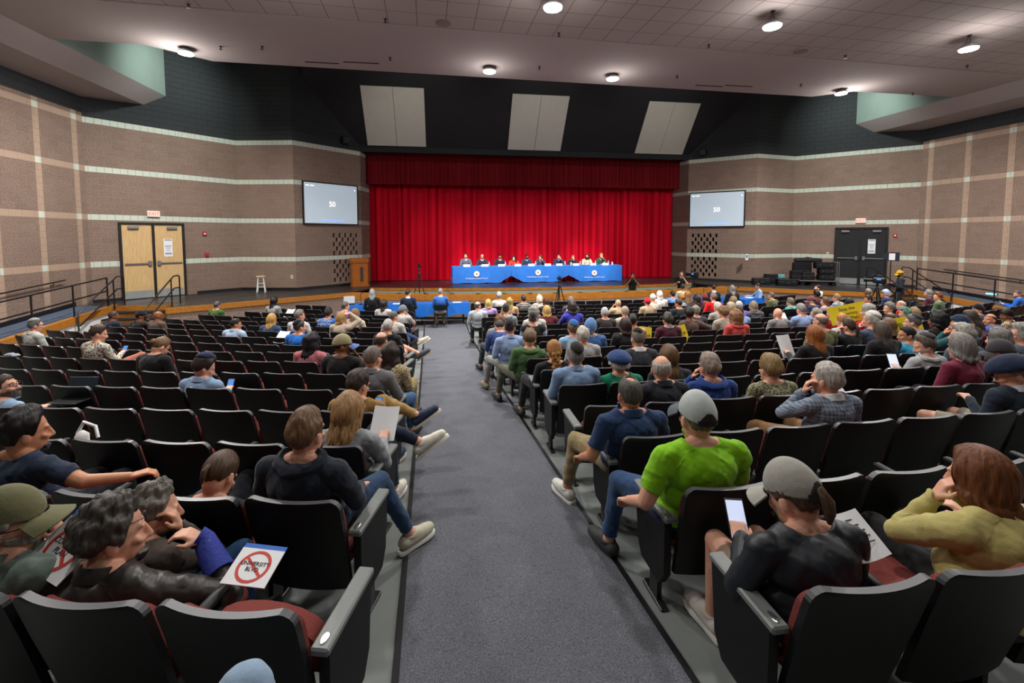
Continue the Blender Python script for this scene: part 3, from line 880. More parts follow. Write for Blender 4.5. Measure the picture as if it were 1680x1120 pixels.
def seat_meshes():
    SM['backrest'] = back_shell(.268, .24, .84, .032, lean, .035, .05).mesh('backrest', True)
    SM['back_cushion'] = back_shell(.25, .38, .775, .045, lambda z: lean(z) + .036, .03, .05, 11, 10, False).mesh('back_cushion', True)
    SM['seat_cushion'] = MB().box((0, .04, .405), (.5, .46, .085), bev=.03).mesh('seat_cushion', True)
    mb = MB()                                     # tipped up: a rounded pad standing in front of the back
    pr = []
    for a in np.linspace(0, PI, 11): pr.append((.245 * math.cos(a), .14 * math.sin(a)))
    out = [(-.245, 0)] + [(x, .13 + y) for x, y in pr[::-1]] + [(.245, 0)]
    mb.prism([(x, z) for x, z in out], -.045, .045)
    mb.v = [(x, -.075 - .22 * z + w, .40 + z * .98) for x, z, w in mb.v]
    SM['seat_cushion_up'] = mb.mesh('seat_cushion_up', True)
    SM['armrest'] = MB().box((0, -.02, .6), (.055, .36, .035), bev=.012).mesh('armrest', True)
    mb = MB().box((0, -.06, .3), (.03, .1, .56)); mb.box((0, -.06, .015), (.05, .26, .03), bev=.006)
    mb.box((0, -.02, .57), (.03, .3, .04)); SM['leg'] = mb.mesh('leg')
    mb = MB(); pts = [(-.2, .585), (-.2, .25), (-.14, .16), (.1, .16), (.16, .25), (.2, .585)]
    mb.prism([(y, z) for y, z in pts], -.022, .022); mb.v = [(w, y, z) for y, z, w in mb.v]
    SM['end_panel'] = mb.mesh('end_panel')
    mb = MB().box((0, -.02, .6), (.075, .44, .035), bev=.008); SM['end_armrest'] = mb.mesh('end_armrest')
    SM['badge'] = MB().lathe([(.02, 0), (.02, .003), (.016, .004)], n=14, sx=.7, sy=1.5).mesh('badge')
    mm = {'backrest': ('plastic', 'rim'), 'back_cushion': ('maroon',), 'seat_cushion': ('maroon',), 'seat_cushion_up': ('maroon',), 'armrest': ('plastic',),
          'leg': ('metal_black',), 'end_panel': ('plastic',), 'end_armrest': ('armtop',), 'badge': ('chrome',)}
    for k, v in mm.items():
        for m in v: SM[k].materials.append(M[m])
    # one joined mesh for the small far seats
    def join(keys, offs):
        mb = MB()
        mats = ['plastic', 'rim', 'maroon', 'metal_black', 'armtop', 'chrome']
        for k, dx in zip(keys, offs):
            me = SM[k]; b = len(mb.v)
            mb.v += [(v.co.x + dx, v.co.y, v.co.z) for v in me.vertices]
            for p in me.polygons:
                mb.f.append(tuple(b + i for i in p.vertices)); mb.mi.append(mats.index(mm[k][p.material_index]))
        me = mb.mesh('seat'); [me.materials.append(M[m]) for m in mats]; return me, mb
    for occ in (0, 1):
        for arm in (-1, 1):
            SM[('far', occ, arm)] = join(['backrest', 'back_cushion', 'seat_cushion' if occ else 'seat_cushion_up', 'armrest', 'leg'], [0, 0, 0, arm * .288, arm * .288])
seat_meshes()
NW = ['aisle', 'second', 'third', 'fourth', 'fifth', 'sixth', 'seventh', 'eighth', 'ninth', 'tenth', 'eleventh', 'twelfth', 'thirteenth', 'fourteenth', 'fifteenth', 'sixteenth', 'seventeenth', 'eighteenth', 'nineteenth', 'twentieth', 'twenty-first', 'twenty-second']

def rowY(block, k, x):
    if block == 'L':
        q = min(.014, max(0, .002 + .003 * (k - 4)))
        return 1.62 + .81 * (k - 1) - .285 * (x + .42) + q * (x + .42) ** 2
    if block == 'C':
        return 1.37 + .815 * (k - 1) - .035 * (x - 1.3)
    y0 = .82 + .83 * (k - 1)
    return y0 + .30 * (x - 10.2) + .004 * (x - 10.2) ** 2
def slope(block, k, x): return (rowY(block, k, x + .01) - rowY(block, k, x - .01)) / .02

SEATS = []                       # dicts: block, row, i, origin, heading
for block, rows, xs in (('L', range(1, 19), [-.74 - .56 * i for i in range(17)]),
                        ('C', range(1, 20), [1.63 + .575 * i for i in range(13)]),
                        ('R', range(1, 19), [10.45 + .545 * i for i in range(18)])):
    for k in rows:
        for i, x in enumerate(xs):
            Y = rowY(block, k, x); m = slope(block, k, x); n = math.hypot(1, m)
            ox, oy = x + (-m / n) * .33, Y + .33 / n           # the row curve runs through the tops of the backs
            u, v = toH((ox, oy))
            if block == 'L':
                if x < -8.95 or u < -13.9: continue
                lim = 14.9 if x > -3.3 else 17.0 + .69 * (x + 3)
                if x < -7.0: lim = min(lim, 13.0)
                if oy > lim: continue
            elif block == 'C':
                if oy > 15.6: continue
            else:
                if u > 13.8 or oy > (14.6 if x < 12.2 else 16.4 - .8 * (x - 12.7)): continue
                if u > 11.7 and oy > 13.3: continue
            d = np.array([ox, oy, fz(oy) + .6]) - EYE; dep = d @ Fv
            if dep < .3: continue
            px = CX + FPX * (d @ Rv) / dep
            if px < -70 or px > 1760: continue
            SEATS.append(dict(b=block, k=k, i=i, o=(ox, oy, fz(oy)), h=math.atan2(m, 1), dep=dep, occ=False))
def seat_at(b, k, x):
    c = [s for s in SEATS if s['b'] == b and s['k'] == k]
    return min(c, key=lambda s: abs(s['o'][0] - x)) if c else None
# ================================================================== people
SKN = {'l': 'd9a68c', 'p': 'e0b49e', 'm': 'c68e6c', 't': 'b57f5a', 'b': '85573a', 'd': '5b3a28'}
def V3(*a): return np.array(a, float)
def capsule(mb, p0, r0, p1, r1, n=10):
    p0 = np.array(p0, float); p1 = np.array(p1, float); d = p1 - p0; L = np.linalg.norm(d)
    d = d / L if L > 1e-6 else np.array([0, 0, 1.0])
    pts = [p0 - d * r0 * .99, p0 - d * r0 * .86, p0 - d * r0 * .5, p0, p1, p1 + d * r1 * .5, p1 + d * r1 * .86, p1 + d * r1 * .99]
    rs = [r0 * .12, r0 * .5, r0 * .866, r0, r1, r1 * .866, r1 * .5, r1 * .12]
    mb.tube(pts, rs, n)
def rotz(a): c, s = math.cos(a), math.sin(a); return np.array([[c, -s, 0], [s, c, 0], [0, 0, 1.0]])
def rotx(a): c, s = math.cos(a), math.sin(a); return np.array([[1.0, 0, 0], [0, c, -s], [0, s, c]])
def roty(a): c, s = math.cos(a), math.sin(a); return np.array([[c, 0, s], [0, 1.0, 0], [-s, 0, c]])

ARMS = {   # elbow, wrist, direction of the hand, (offsets from the shoulder of the right arm; mirrored for the left)
    'lap': ((.07, .05, -.27), (-.05, .28, -.33), (-.75, .6, -.15)),
    'knee': ((.08, .10, -.25), (-.02, .36, -.30), (-.1, .95, -.3)),
    'rest': ((.09, .06, -.27), (.10, .30, -.31), (-.05, 1, -.15)),
    'chin': ((.03, .28, -.18), (-.10, .20, .05), (-.35, -.25, .9)),
    'cheek': ((.06, .26, -.16), (-.06, .15, .07), (-.25, -.2, .95)),
    'phone': ((.06, .10, -.26), (-.11, .33, -.19), (-.35, .75, .35)),
    'paper': ((.07, .12, -.24), (-.04, .36, -.16), (-.2, .8, .4)),
    'cross': ((.07, .10, -.24), (-.19, .25, -.20), (-.98, .1, .1)),
    'side': ((.25, .02, -.10), (.46, .16, -.13), (.75, .6, .1)),
    'head': ((.20, .16, .15), (-.03, .12, .33), (-.9, -.3, .1)),
    'table': ((.08, .16, -.24), (-.02, .40, -.20), (-.5, .85, 0)),
    'camera': ((.09, .20, -.20), (-.10, .26, .08), (-.5, .3, .8)),
    'hang': ((.06, .0, -.29), (.06, .06, -.54), (0, .15, -1)),
    'hold': ((.07, .05, -.27), (-.04, .26, -.13), (-.4, .8, .3)),
    'raise': ((.10, .24, -.06), (.02, .34, .18), (-.2, .1, 1)),
    'castarm': ((.30, .18, -.15), (.05, .32, .02), (-.75, -.25, .5)),
    'down': ((.12, .0, -.28), (.14, .22, -.40), (0, .9, -.4)),
}
LEGS = {   # knee, ankle, toe direction for right and left leg
    'flat': (((.12, .42, .50), (.12, .44, .09), (.1, 1, 0)), ((-.12, .42, .50), (-.12, .43, .09), (-.1, 1, 0))),
    'cross': (((.11, .42, .52), (.10, .44, .09), (.1, 1, 0)), ((-.06, .42, .64), (.10, .60, .27), (.45, .8, -.35))),
    'out': (((.24, .40, .55), (.40, .52, .10), (.5, .85, 0)), ((-.12, .42, .5), (-.12, .43, .09), (-.1, 1, 0))),
    'crossout': (((.12, .42, .53), (.14, .44, .09), (.1, 1, 0)), ((.02, .44, .66), (.36, .53, .48), (.75, .35, .5))),
    'kneeup': (((.30, .34, .72), (.42, .50, .40), (.4, .8, -.2)), ((-.12, .42, .5), (-.12, .43, .09), (-.1, 1, 0))),
    'wide': (((.26, .40, .50), (.24, .44, .09), (.3, 1, 0)), ((-.26, .40, .50), (-.24, .42, .09), (-.3, 1, 0))),
    'high': (((.10, .42, .86), (.13, .58, .46), (.1, 1, -.5)), ((-.12, .42, .5), (-.12, .43, .09), (-.1, 1, 0))),
    'wideleft': (((.12, .42, .5), (.12, .43, .09), (.1, 1, 0)), ((-.30, .36, .52), (-.36, .38, .09), (-.3, 1, 0))),
}

def face_parts(mb, hs, fem, far):
    E = lambda c, r: mb.ell([v * hs for v in c], [v * hs for v in r], 14, 10)
    E((0, -.008, .022), (.074, .095, .098)); E((0, .028, -.048), (.057, .066, .078))
    E((0, .0, -.02), (.068, .085, .085))
    E((0, .072, -.096), (.024, .022, .02))
    C = lambda a, ra, b, rb: capsule(mb, [v * hs for v in a], ra * hs, [v * hs for v in b], rb * hs, 8)
    C((0, .088, .012), .009, (0, .108, -.034), .014); C((-.014, .094, -.038), .009, (.014, .094, -.038), .009)
    C((-.036, .078, .024), .012, (.036, .078, .024), .012)
    C((-.046, .066, -.022), .016, (-.03, .078, -.036), .013); C((.046, .066, -.022), .016, (.03, .078, -.036), .013)
    C((-.02, .086, -.064), .0075, (.02, .086, -.064), .0075); C((-.016, .084, -.075), .008, (.016, .084, -.075), .008)
    for s in (-1, 1):
        mb.ell([s * .077 * hs, -.008 * hs, -.012 * hs], [.011 * hs, .021 * hs, .032 * hs], 10, 8)
        C((s * .08, -.02, .012), .006, (s * .08, -.018, -.03), .006)

def n3(p, f, ph=0.0):
    x, y, z = p[:, 0] * f + ph, p[:, 1] * f + ph * 1.7, p[:, 2] * f + ph * .6
    return (np.sin(x + 1.3 * np.sin(y * .9)) * np.sin(y * 1.1 + np.cos(z)) + np.sin(z * 1.2 + .8 * np.sin(x * 1.3)) * .7 + .5 * np.sin(x * 2.1 + y * 1.7) * np.cos(z * 2.3)) / 1.6

def np_mesh(name, V, F, smooth=True):
    me = bpy.data.meshes.new(name)
    me.vertices.add(len(V)); me.vertices.foreach_set('co', np.asarray(V, np.float32).ravel())
    k = F.shape[1]
    me.loops.add(len(F) * k); me.loops.foreach_set('vertex_index', F.astype(np.int32).ravel())
    me.polygons.add(len(F)); me.polygons.foreach_set('loop_start', np.arange(0, len(F) * k, k, dtype=np.int32))
    me.polygons.foreach_set('loop_total', np.full(len(F), k, np.int32))
    me.polygons.foreach_set('use_smooth', np.full(len(F), smooth))
    me.update(calc_edges=True)
    return me

def shell(name, V, N, F, sel, off, wr, ph, smooth_it=4, relax=0):
    """cloth over the selected faces of the body: pushed out, wrinkled, closed down to the skin at its hems"""
    f = F[sel]
    if len(f) == 0: return None
    ids, inv = np.unique(f, return_inverse=True); f2 = inv.reshape(f.shape)
    base = V[ids]; nn = N[ids]
    e = np.concatenate([f2[:, [i, (i + 1) % 4]] for i in range(4)]); es = np.sort(e, 1)
    key = es[:, 0].astype(np.int64) * (len(ids) + 1) + es[:, 1]
    _, idx, cnt = np.unique(key, return_index=True, return_counts=True)
    be = e[idx[cnt == 1]]
    p = base.copy()
    if relax:                                      # cloth bridges the hollows of the body
        deg = np.zeros(len(p)); np.add.at(deg, e[:, 0], 1); np.add.at(deg, e[:, 1], 1); onb = np.zeros(len(p), bool); onb[np.unique(be)] = True
        for _ in range(relax):
            acc = np.zeros_like(p)
            for ax in range(3):
                acc[:, ax] = np.bincount(e[:, 0], p[e[:, 1], ax], len(p)) + np.bincount(e[:, 1], p[e[:, 0], ax], len(p))
            q = .4 * p + .6 * acc / deg[:, None]
            d_ = ((q - base) * nn).sum(1)
            q = q + nn * np.maximum(0, -.006 - d_)[:, None]   # never sinks under the skin
            p = np.where(onb[:, None], p, q)
    p = p + nn * off
    if wr:
        fold = n3(base, 15, ph) + .8 * n3(base @ np.array([[.8, .3, .5], [-.5, .8, .2], [-.3, -.5, .8]]) * np.array([1, 1, .35]), 34, ph + 2)
        fold = fold - 1.1 * np.abs(n3(base @ np.array([[.7, .2, .6], [-.2, .9, .1], [-.6, -.1, .7]]) * np.array([1, .6, 1.5]), 19, ph + 5)) + .4 * n3(base, 52, ph + 7)
        p = p + nn * (wr * (fold + .25))[:, None]
    d_ = ((p - base) * nn).sum(1); p = p + nn * np.maximum(0, min(.007, off * .6) - d_)[:, None]
    for _ in range(smooth_it):                     # straighten the hems
        acc = np.zeros_like(p); c = np.zeros(len(p))
        for a, b in ((0, 1), (1, 0)):
            np.add.at(acc, be[:, a], p[be[:, b]]); np.add.at(c, be[:, a], 1)
        m = c > 0; p[m] = .5 * p[m] + .5 * acc[m] / c[m][:, None]
    bi = np.unique(be); mp = -np.ones(len(ids), int); mp[bi] = len(ids) + np.arange(len(bi))
    rim = p[bi] - nn[bi] * (off + .004)
    rf = np.stack([be[:, 1], be[:, 0], mp[be[:, 0]], mp[be[:, 1]]], 1)
    return np_mesh(name, np.concatenate([p, rim]), np.concatenate([f2, rf]))

HS = {  # front, side, back angle from the crown; drop of hair; thickness; curl amplitude; frequency; crown start
    'short': (54, 86, 120, 0, .011, .004, 40, 0), 'buzz': (56, 84, 116, 0, .004, .0008, 60, 0), 'crop': (52, 88, 124, 0, .015, .0055, 42, 0),
    'bald': (999, 80, 118, 0, .007, .002, 50, 58), 'thin': (60, 84, 118, 0, .006, .002, 50, 24), 'curly': (50, 96, 122, 0, .03, .016, 66, 0),
    'bigcurly': (50, 100, 120, .07, .045, .021, 58, 0), 'bob': (50, 100, 118, .075, .024, .005, 20, 0), 'long': (48, 100, 118, .19, .024, .008, 18, 0),
    'longcurly': (48, 100, 118, .15, .035, .014, 42, 0), 'pony': (52, 88, 116, 0, .010, .003, 24, 0), 'wavy': (50, 98, 118, .05, .03, .016, 40, 0),
    'full': (48, 92, 124, 0, .024, .011, 38, 0),
}
def hair_mesh(st, hs, near, seed, ps0=None):
    front, side, back, drop, th, amp, fq, start = HS[st] if isinstance(st, str) else st
    soft = isinstance(st, str)                     # real hair: thins out to the skin at its edges
    nt, ns, nd = (112, 34, 24) if near else (36, 12, 8)
    th_ = np.linspace(-PI, PI, nt, endpoint=False); A = np.degrees(np.abs(th_))
    jit = (2.2 * np.sin(th_ * 5 + seed) + 1.6 * np.sin(th_ * 13 + 2 * seed)) if soft else 0 * th_
    if front == 999: pe = np.interp(A, [0, 60, 75, 100, 125, 180], [start, start, side, side + 6, back, back + 4])
    else: pe = np.interp(A, [0, 38, 60, 72, 82, 104, 122, 180], [front, front + 3, (front + side) / 2, side + (9 if soft and not drop else 0), side + (9 if soft and not drop else 0), side + 4, back - 2, back + 4])
    pe = pe + jit
    a, b, c = .0755 * hs, .0965 * hs, .115 * hs
    ps = np.zeros(nt) if start == 0 else np.interp(A, [0, 180], [start, start + 4]) if front == 999 else np.interp(A, [0, 180], [start * .5, start * 1.4])
    if ps0: ps = np.full(nt, float(ps0)); start = 0
    V = []
    dropA = drop * np.clip((A - 52) / 34, 0, 1) * (1 + .10 * np.sin(th_ * 7 + seed) + .07 * np.sin(th_ * 17 + 3 * seed))
    for s in np.linspace(0, 1, ns):
        p = np.radians(ps + (pe - ps) * s)
        if soft and not drop: t2 = th * min(1, (1 - s) * 3.2) ** .75 + .001
        elif soft: t2 = th * np.where(dropA > .01, 1.0, min(1, (1 - s) * 3.2) ** .75) + .001
        else: t2 = th * (.75 + .25 * min(1, (1 - s) * 6)) + 0 * p
        if start: t2 = t2 * min(1, .15 + s * 5)
        low = np.clip((np.degrees(p) - 92) / 34, 0, 1); low = low * low * (3 - 2 * low)
        k = 1 + t2 / .095 - (.10 * low if soft and not drop else 0)
        V.append(np.stack([a * np.sin(p) * np.sin(th_) * k, (b * np.sin(p) * np.cos(th_) - .008) * k, c * np.cos(p) * k + .012 * hs], 1))
    lockA = 0.0
    if drop:
        q = V[-1].copy()
        for s in np.linspace(0, 1, nd + 1)[1:]:
            r = q.copy(); d = dropA * s
            fl = 1 + .12 * math.sin(s * PI * .8) - .22 * s ** 3
            r[:, 0] *= 1 + (fl - 1) * (dropA > 0); r[:, 1] = np.where(dropA > 0, r[:, 1] * (1 + (fl - 1)) - .035 * s * drop / .19, r[:, 1]); r[:, 2] -= d
            V.append(r)
    V = np.array(V); m = len(V)
    flat = V.reshape(-1, 3); ctr = np.array([0, 0, 0.01]); dirs = flat - ctr; dirs[:, 2] *= .3 if drop else 1
    dirs /= np.linalg.norm(dirs, axis=1)[:, None] + 1e-6
    th2 = np.tile(th_, m); rowf = np.repeat(np.linspace(0, 1, m), nt)
    strand = np.sin(th2 * 19 + seed + 1.5 * np.sin(flat[:, 2] * 40)) * .5 + np.sin(th2 * 31 + 2 * seed) * .3
    env = np.minimum(1, rowf * 5) * (1 if drop else np.minimum(1, (1 - rowf) * 3))
    if soft:
        flat = flat + dirs * (amp * env * n3(flat, fq, seed) + (.0022 if near else .0015) * strand * env)[:, None]
        if drop: 
            lock = np.sin(th2 * 11 + seed + 2.2 * np.sin(flat[:, 2] * 22 + seed)) + .7 * np.sin(th2 * 23 + 2 * seed + 2 * np.sin(flat[:, 2] * 31))
            flat = flat + dirs * ((.0045 if near else .0065) * lock * np.clip(rowf * 1.6 - .25, 0, 1))[:, None]
    else: flat = flat + dirs * (amp * n3(flat, fq, seed))[:, None]
    last = flat[-nt:] * np.array([.86, .86, 1.0]); last[:, 2] += .002 if not drop else .012
    flat = np.concatenate([flat, last])
    ring = np.arange(nt); rows = np.arange(m)
    F = np.stack([(rows[:, None] * nt + ring).ravel(), (rows[:, None] * nt + (ring + 1) % nt).ravel(), ((rows[:, None] + 1) * nt + (ring + 1) % nt).ravel(), ((rows[:, None] + 1) * nt + ring).ravel()], 1)
    return flat, F[:, ::-1]

def tail_mesh(hs, L, r, near, seed, z0=.02, up=0.0):
    mb = MB(); n = 12 if near else 8
    y0 = -.105 * hs
    pts = [(0, y0 + .02, z0), (0, y0 - .015, z0 + up), (0, y0 - .03, z0 - L * .35), (0, y0 - .02, z0 - L * .7), (0, y0 - .005, z0 - L)]
    mb.tube(pts, [r * .5, r * .8, r, r * .85, r * .3], n)
    return mb

SPECS = []
OCC = {}
def person(px, py, label, sk='l', hair=('short', '4a3a2c'), top='8a8f96', pants='2a2c33', row=None, pos=None, yaw=0, pitch=4, lean=0, tilt=0, turn=0,
           armR='lap', armL='lap', legs='flat', hat=None, glasses=False, beard=None, sleeve='long', shorts=False, hood=False, collar=None, vest=None,
           face=False, fat=1.0, hs=1.0, shoe='2b2b2d', sole=None, stand=False, tier=None, tail=None, mask=False, pat=None, group='people in the audience', cast=None, mat_top=None, watch=None):
    SPECS.append(dict(locals()))

def locate(s):
    """which seat a head seen at this pixel belongs to, and how tall the sitter is"""
    x, y = s['px'], s['py']
    if s['pos'] is not None:
        X, Y, fl, rz = s['pos']
        d = ray(x, y); t = np.dot(np.array([X, Y]), d[:2]) / np.dot(d[:2], d[:2])
        return (X, Y, fl), rz, CAMZ + d[2] * t - fl, None
    best = None
    d = ray(x, y); g = d[0] / d[1]
    for st in SEATS:
        if st['occ'] or (s['row'] and (st['b'], st['k']) != s['row']): continue
        o = st['o']; h = st['h']
        hx, hy = o[0] + .09 * math.sin(h), o[1] - .09 * math.cos(h)         # about where the head is
        t = hy / d[1]; lat = (hx - d[0] * t)
        hz = CAMZ + d[2] * t - o[2]
        if hy < .5: continue
        cost = abs(lat) / .29 + abs(hz - 1.10) / .10
        if best is None or cost < best[0]: best = (cost, st, lat, hz)
    if best is None: s['row'] = None; return locate(s)
    cost, st, lat, hz = best
    st['occ'] = True; s['cost'] = cost
    o = st['o']; sh = max(-.14, min(.14, -lat))
    return (o[0] + sh * math.cos(st['h']), o[1] + sh * math.sin(st['h']), o[2]), st['h'], hz, st

def build_person(s, idx):
    loc, rz, hz, seat = s['loc']
    dep = (np.array(loc) + np.array([0, 0, 1.0]) - EYE) @ Fv
    tier = s['tier'] or ('n' if dep < 4.6 else 'm' if dep < 9.5 else 'f')
    vox = {'n': .0065, 'm': .0105, 'f': .015}[tier]
    near = tier == 'n'
    far = tier == 'f'
    rz = rz + math.radians(s['turn'])
    sg_ = float(np.interp(dep, [2, 5, 10, 14], [1.15, 1.12, 1.05, 1.0])) if seat is not None else 1.0
    hs = s['hs'] * sg_; fat = s['fat'] * sg_ ** 1.6
    mb = MB(); bones = []
    def bone(tg, p0, r0, p1, r1, draw=True):
        bones.append((tg, np.array(p0, float), r0, np.array(p1, float), r1))
        if draw: capsule(mb, p0, r0, p1, r1, 8 if far else 12)
    if s['stand']:
        pel = V3(0, 0, .95); hz0 = 1.62; k = max(.88, min(1.1, hz / hz0))
        pts = dict(waist=V3(0, 0, 1.10), chest=V3(0, -.01, 1.28), nb=V3(0, -.02, 1.46), head=V3(0, .01, 1.62))
    else:
        pel = V3(0, -.03, .56); hz0 = 1.215; k = max(.80, min(1.17, (hz - .56) / (hz0 - .56)))
        pts = dict(waist=V3(0, -.09, .72), chest=V3(0, -.14, .90), nb=V3(0, -.135, 1.05), head=V3(0, -.09, 1.215))
    Rl = roty(math.radians(s['tilt'])) @ rotx(-math.radians(s['lean']))
    if not s['stand']:
        h0 = pel + Rl @ ((pts['head'] - pel) * np.array([1, 1, k]))
        wv = np.array(loc) + rotz(rz) @ h0; dd = ray(s['px'], s['py'])
        if idx < len(SPECS) - 1: hz = CAMZ + dd[2] * (wv[:2] @ dd[:2]) / (dd[:2] @ dd[:2]) - loc[2]
        pel = pel + V3(0, 0, max(-.46, min(.12, hz - h0[2])))
        pts = {q: v + (pel - V3(0, -.03, .56)) for q, v in pts.items()}
        if seat is not None:
            wv = np.array(loc) + rotz(rz) @ h0; dd = ray(s['px'], s['py']); sd = rotz(rz) @ V3(1, 0, 0)
            # slide along the row until the head lies on its line of sight
            det = sd[0] * dd[1] - sd[1] * dd[0]
            if abs(det) > .2:
                al = -((wv[0]) * dd[1] - (wv[1]) * dd[0]) / det; al = max(-.22, min(.22, al))
                loc = tuple(np.array(loc) + sd * al)
    up = lambda p: pel + Rl @ ((np.array(p) - pel) * np.array([1, 1, k]))
    waist, chest, nb, head = (up(pts[q]) for q in ('waist', 'chest', 'nb', 'head'))
    shz = pts['nb'][2] - .055 / (1 if s['stand'] else k ** .5)
    sw = .178 * (fat ** .5)
    E = lambda c, r: mb.ell(c, r, 12 if far else 18, 8 if far else 12)
    # torso
    E(pel + V3(0, -.02, .0), (.165 * fat, .125 * fat, .12)); E(waist, (.145 * fat, .112 * fat, .15 * k)); E(chest, (.165 * fat ** .6, .112 * fat ** .6, .17 * k))
    bones.append(('pelvis', pel + V3(-.06, 0, -.03), .11 * fat, pel + V3(.06, 0, -.03), .11 * fat))
    bones.append(('torso', waist, .135 * fat, chest, .15 * fat)); bones.append(('torso', chest + V3(-.06, 0, 0), .12, chest + V3(.06, 0, 0), .12)); bones.append(('torso', waist + V3(-.05, 0, -.04), .11 * fat, waist + V3(.05, 0, -.04), .11 * fat))
    bones.append(('torso', waist + V3(0, .06 * fat, -.05), .08 * fat, waist + V3(0, .05, .04), .08 * fat))
    shl = {}
    for sg in (-1, 1): shl[sg] = up((sg * sw, pts['nb'][1] - .01, shz))
    bone('torso', shl[-1], .062, shl[1], .062)
    for sg in (-1, 1): bone('torso', nb + V3(sg * .03, -.005, .01), .05, shl[sg] * .75 + nb * .25 + V3(0, 0, .005), .05)
    bone('neck', nb + V3(0, 0, -.02), .056, head + (Rl @ V3(0, -.022, -.07)), .051)
    # head
    Rh = rotz(math.radians(s['yaw'])) @ rotx(-math.radians(s['pitch']))
    hm = MB(); face_parts(hm, hs, False, far)
    hv = (np.array(hm.v) @ Rh.T) + head
    mb.add(hv, hm.f)
    bones.append(('head', head + Rh @ V3(0, 0, .02), .085, head + Rh @ V3(0, .03, -.045), .068))
    # arms
    wrists = {}
    for sg, nm in ((1, s['armR']), (-1, s['armL'])):
        e, w, d = [np.array(q, float) * np.array([sg, 1, 1]) for q in (ARMS[nm] if isinstance(nm, str) else nm)]
        S0 = shl[sg]
        el, wr = S0 + e * (k ** .5), S0 + w * (k ** .5)
        d = d / np.linalg.norm(d)
        bone('uarm', S0 + V3(0, 0, -.005), .056 * fat ** .4, el, .043 * fat ** .3)
        bone('farm', el, .042, wr, .029)
        side = np.cross(d, V3(0, 0, 1.0)); side = side / (np.linalg.norm(side) + 1e-6) * sg
        if np.linalg.norm(side) < .3: side = V3(sg, 0, 0)
        nrm = np.cross(side, d) * sg; nrm = nrm / np.linalg.norm(nrm)     # back of the hand
        if nm in ('chin', 'cheek', 'camera', 'head'): nrm = -nrm if np.dot(nrm, wr - head) < 0 else nrm
        wrists[sg] = (wr, d, side, nrm)
        pr = .0125 if not far else .016
        for q in range(4):
            b0 = wr + side * (.026 - .0175 * q) * .8 * -1; kn = wr + d * .088 + side * -(.030 - .020 * q)
            bone('hand', b0 + d * .01, pr * 1.1, kn, pr)
            fl = (.074, .084, .078, .060)[q] ; rr = (.0088 if not far else .0125)
            d1 = d * .85 - nrm * .5; d1 /= np.linalg.norm(d1); d2 = d * .25 - nrm * .95; d2 /= np.linalg.norm(d2)
            m1 = kn + d1 * fl * .55
            bone('hand', kn, rr * 1.05, m1, rr); bone('hand', m1, rr, m1 + d2 * fl * .45, rr * .85)
        t0 = wr + d * .025 - side * .028; dt = d * .7 - side * .6 - nrm * .35; dt /= np.linalg.norm(dt)
        bone('hand', t0, .0145 if not far else .017, t0 + dt * .05, .0115); bone('hand', t0 + dt * .05, .011, t0 + dt * .05 + (d * .9 - nrm * .3) * .032, .009)
    # legs
    feet = []
    if s['stand']:
        lg = (((.10, .03, .50), (.11, .0, .09), (.15, 1, 0)), ((-.10, .03, .50), (-.11, -.01, .09), (-.15, 1, 0)))
    else: lg = LEGS[s['legs']]
    for sg, (kn, an, td) in zip((1, -1), lg):
        hip = pel + V3(sg * .095, .02, -.02); kn = np.array(kn, float); an = np.array(an, float)
        bone('thigh', hip, .088 * fat ** .6, kn, .060); bone('shin', kn, .056, an, .040)
        mid = kn * .68 + an * .32 + V3(0, -.015, 0); capsule(mb, mid, .055, kn * .35 + an * .65, .045, 8)
        t = np.array(td, float); t /= np.linalg.norm(t); down = V3(0, 0, -1.0) if abs(t[2]) < .4 else np.cross(np.cross(an - kn, t), t) * -1
        down = down / (np.linalg.norm(down) + 1e-9)
        if np.dot(down, an - kn) < 0: down = -down
        heel = an + down * .045 - t * .045; ball = an + down * .052 + t * .13; toe = an + down * .056 + t * .19
        bone('foot', heel, .040, ball, .042); bone('foot', ball, .042, toe, .032); bone('foot', an + down * .015, .042, ball, .034)
        feet.append((an, t, down))
    # one continuous body
    src = mb.mesh('body'); ob = bpy.data.objects.new('tmp', src); col.objects.link(ob)
    md = ob.modifiers.new('r', 'REMESH'); md.mode = 'VOXEL'; md.voxel_size = vox; md.adaptivity = 0
    sm = ob.modifiers.new('s', 'SMOOTH'); sm.factor = .5; sm.iterations = {'n': 5, 'm': 3, 'f': 2}[tier]
    dg = bpy.context.evaluated_depsgraph_get()
    me = bpy.data.meshes.new_from_object(ob.evaluated_get(dg))
    bpy.data.objects.remove(ob); bpy.data.meshes.remove(src)
    nv = len(me.vertices); V = np.empty(nv * 3, np.float32); me.vertices.foreach_get('co', V); V = V.reshape(-1, 3).astype(float)
    N = np.empty(nv * 3, np.float32); me.vertex_normals.foreach_get('vector', N); N = N.reshape(-1, 3).astype(float)
    F = np.empty(len(me.polygons) * 4, np.int32); me.polygons.foreach_get('vertices', F); F = F.reshape(-1, 4)
    me.name = 'body'; me.polygons.foreach_set('use_smooth', [True] * len(F))
    # nearest bone for every face
    Cn = V[F].mean(1); D = np.full((len(bones), len(F)), 9.0); T = np.zeros((len(bones), len(F)))
    for i, (tg, p0, r0, p1, r1) in enumerate(bones):
        d = p1 - p0; L2 = d @ d + 1e-12; t = np.clip(((Cn - p0) @ d) / L2, 0, 1)
        D[i] = np.linalg.norm(Cn - (p0 + t[:, None] * d), axis=1) - (r0 + (r1 - r0) * t); T[i] = t
    bi = D.argmin(0); tg = np.array([b[0] for b in bones])[bi]; tt = T[bi, np.arange(len(F))]
    root = empty('person', loc, rz, s['label'], 'person', s['group'])
    me.materials.clear()
    link('body', me, skin(SKN[s['sk']] if s['sk'] in SKN else s['sk']), root)
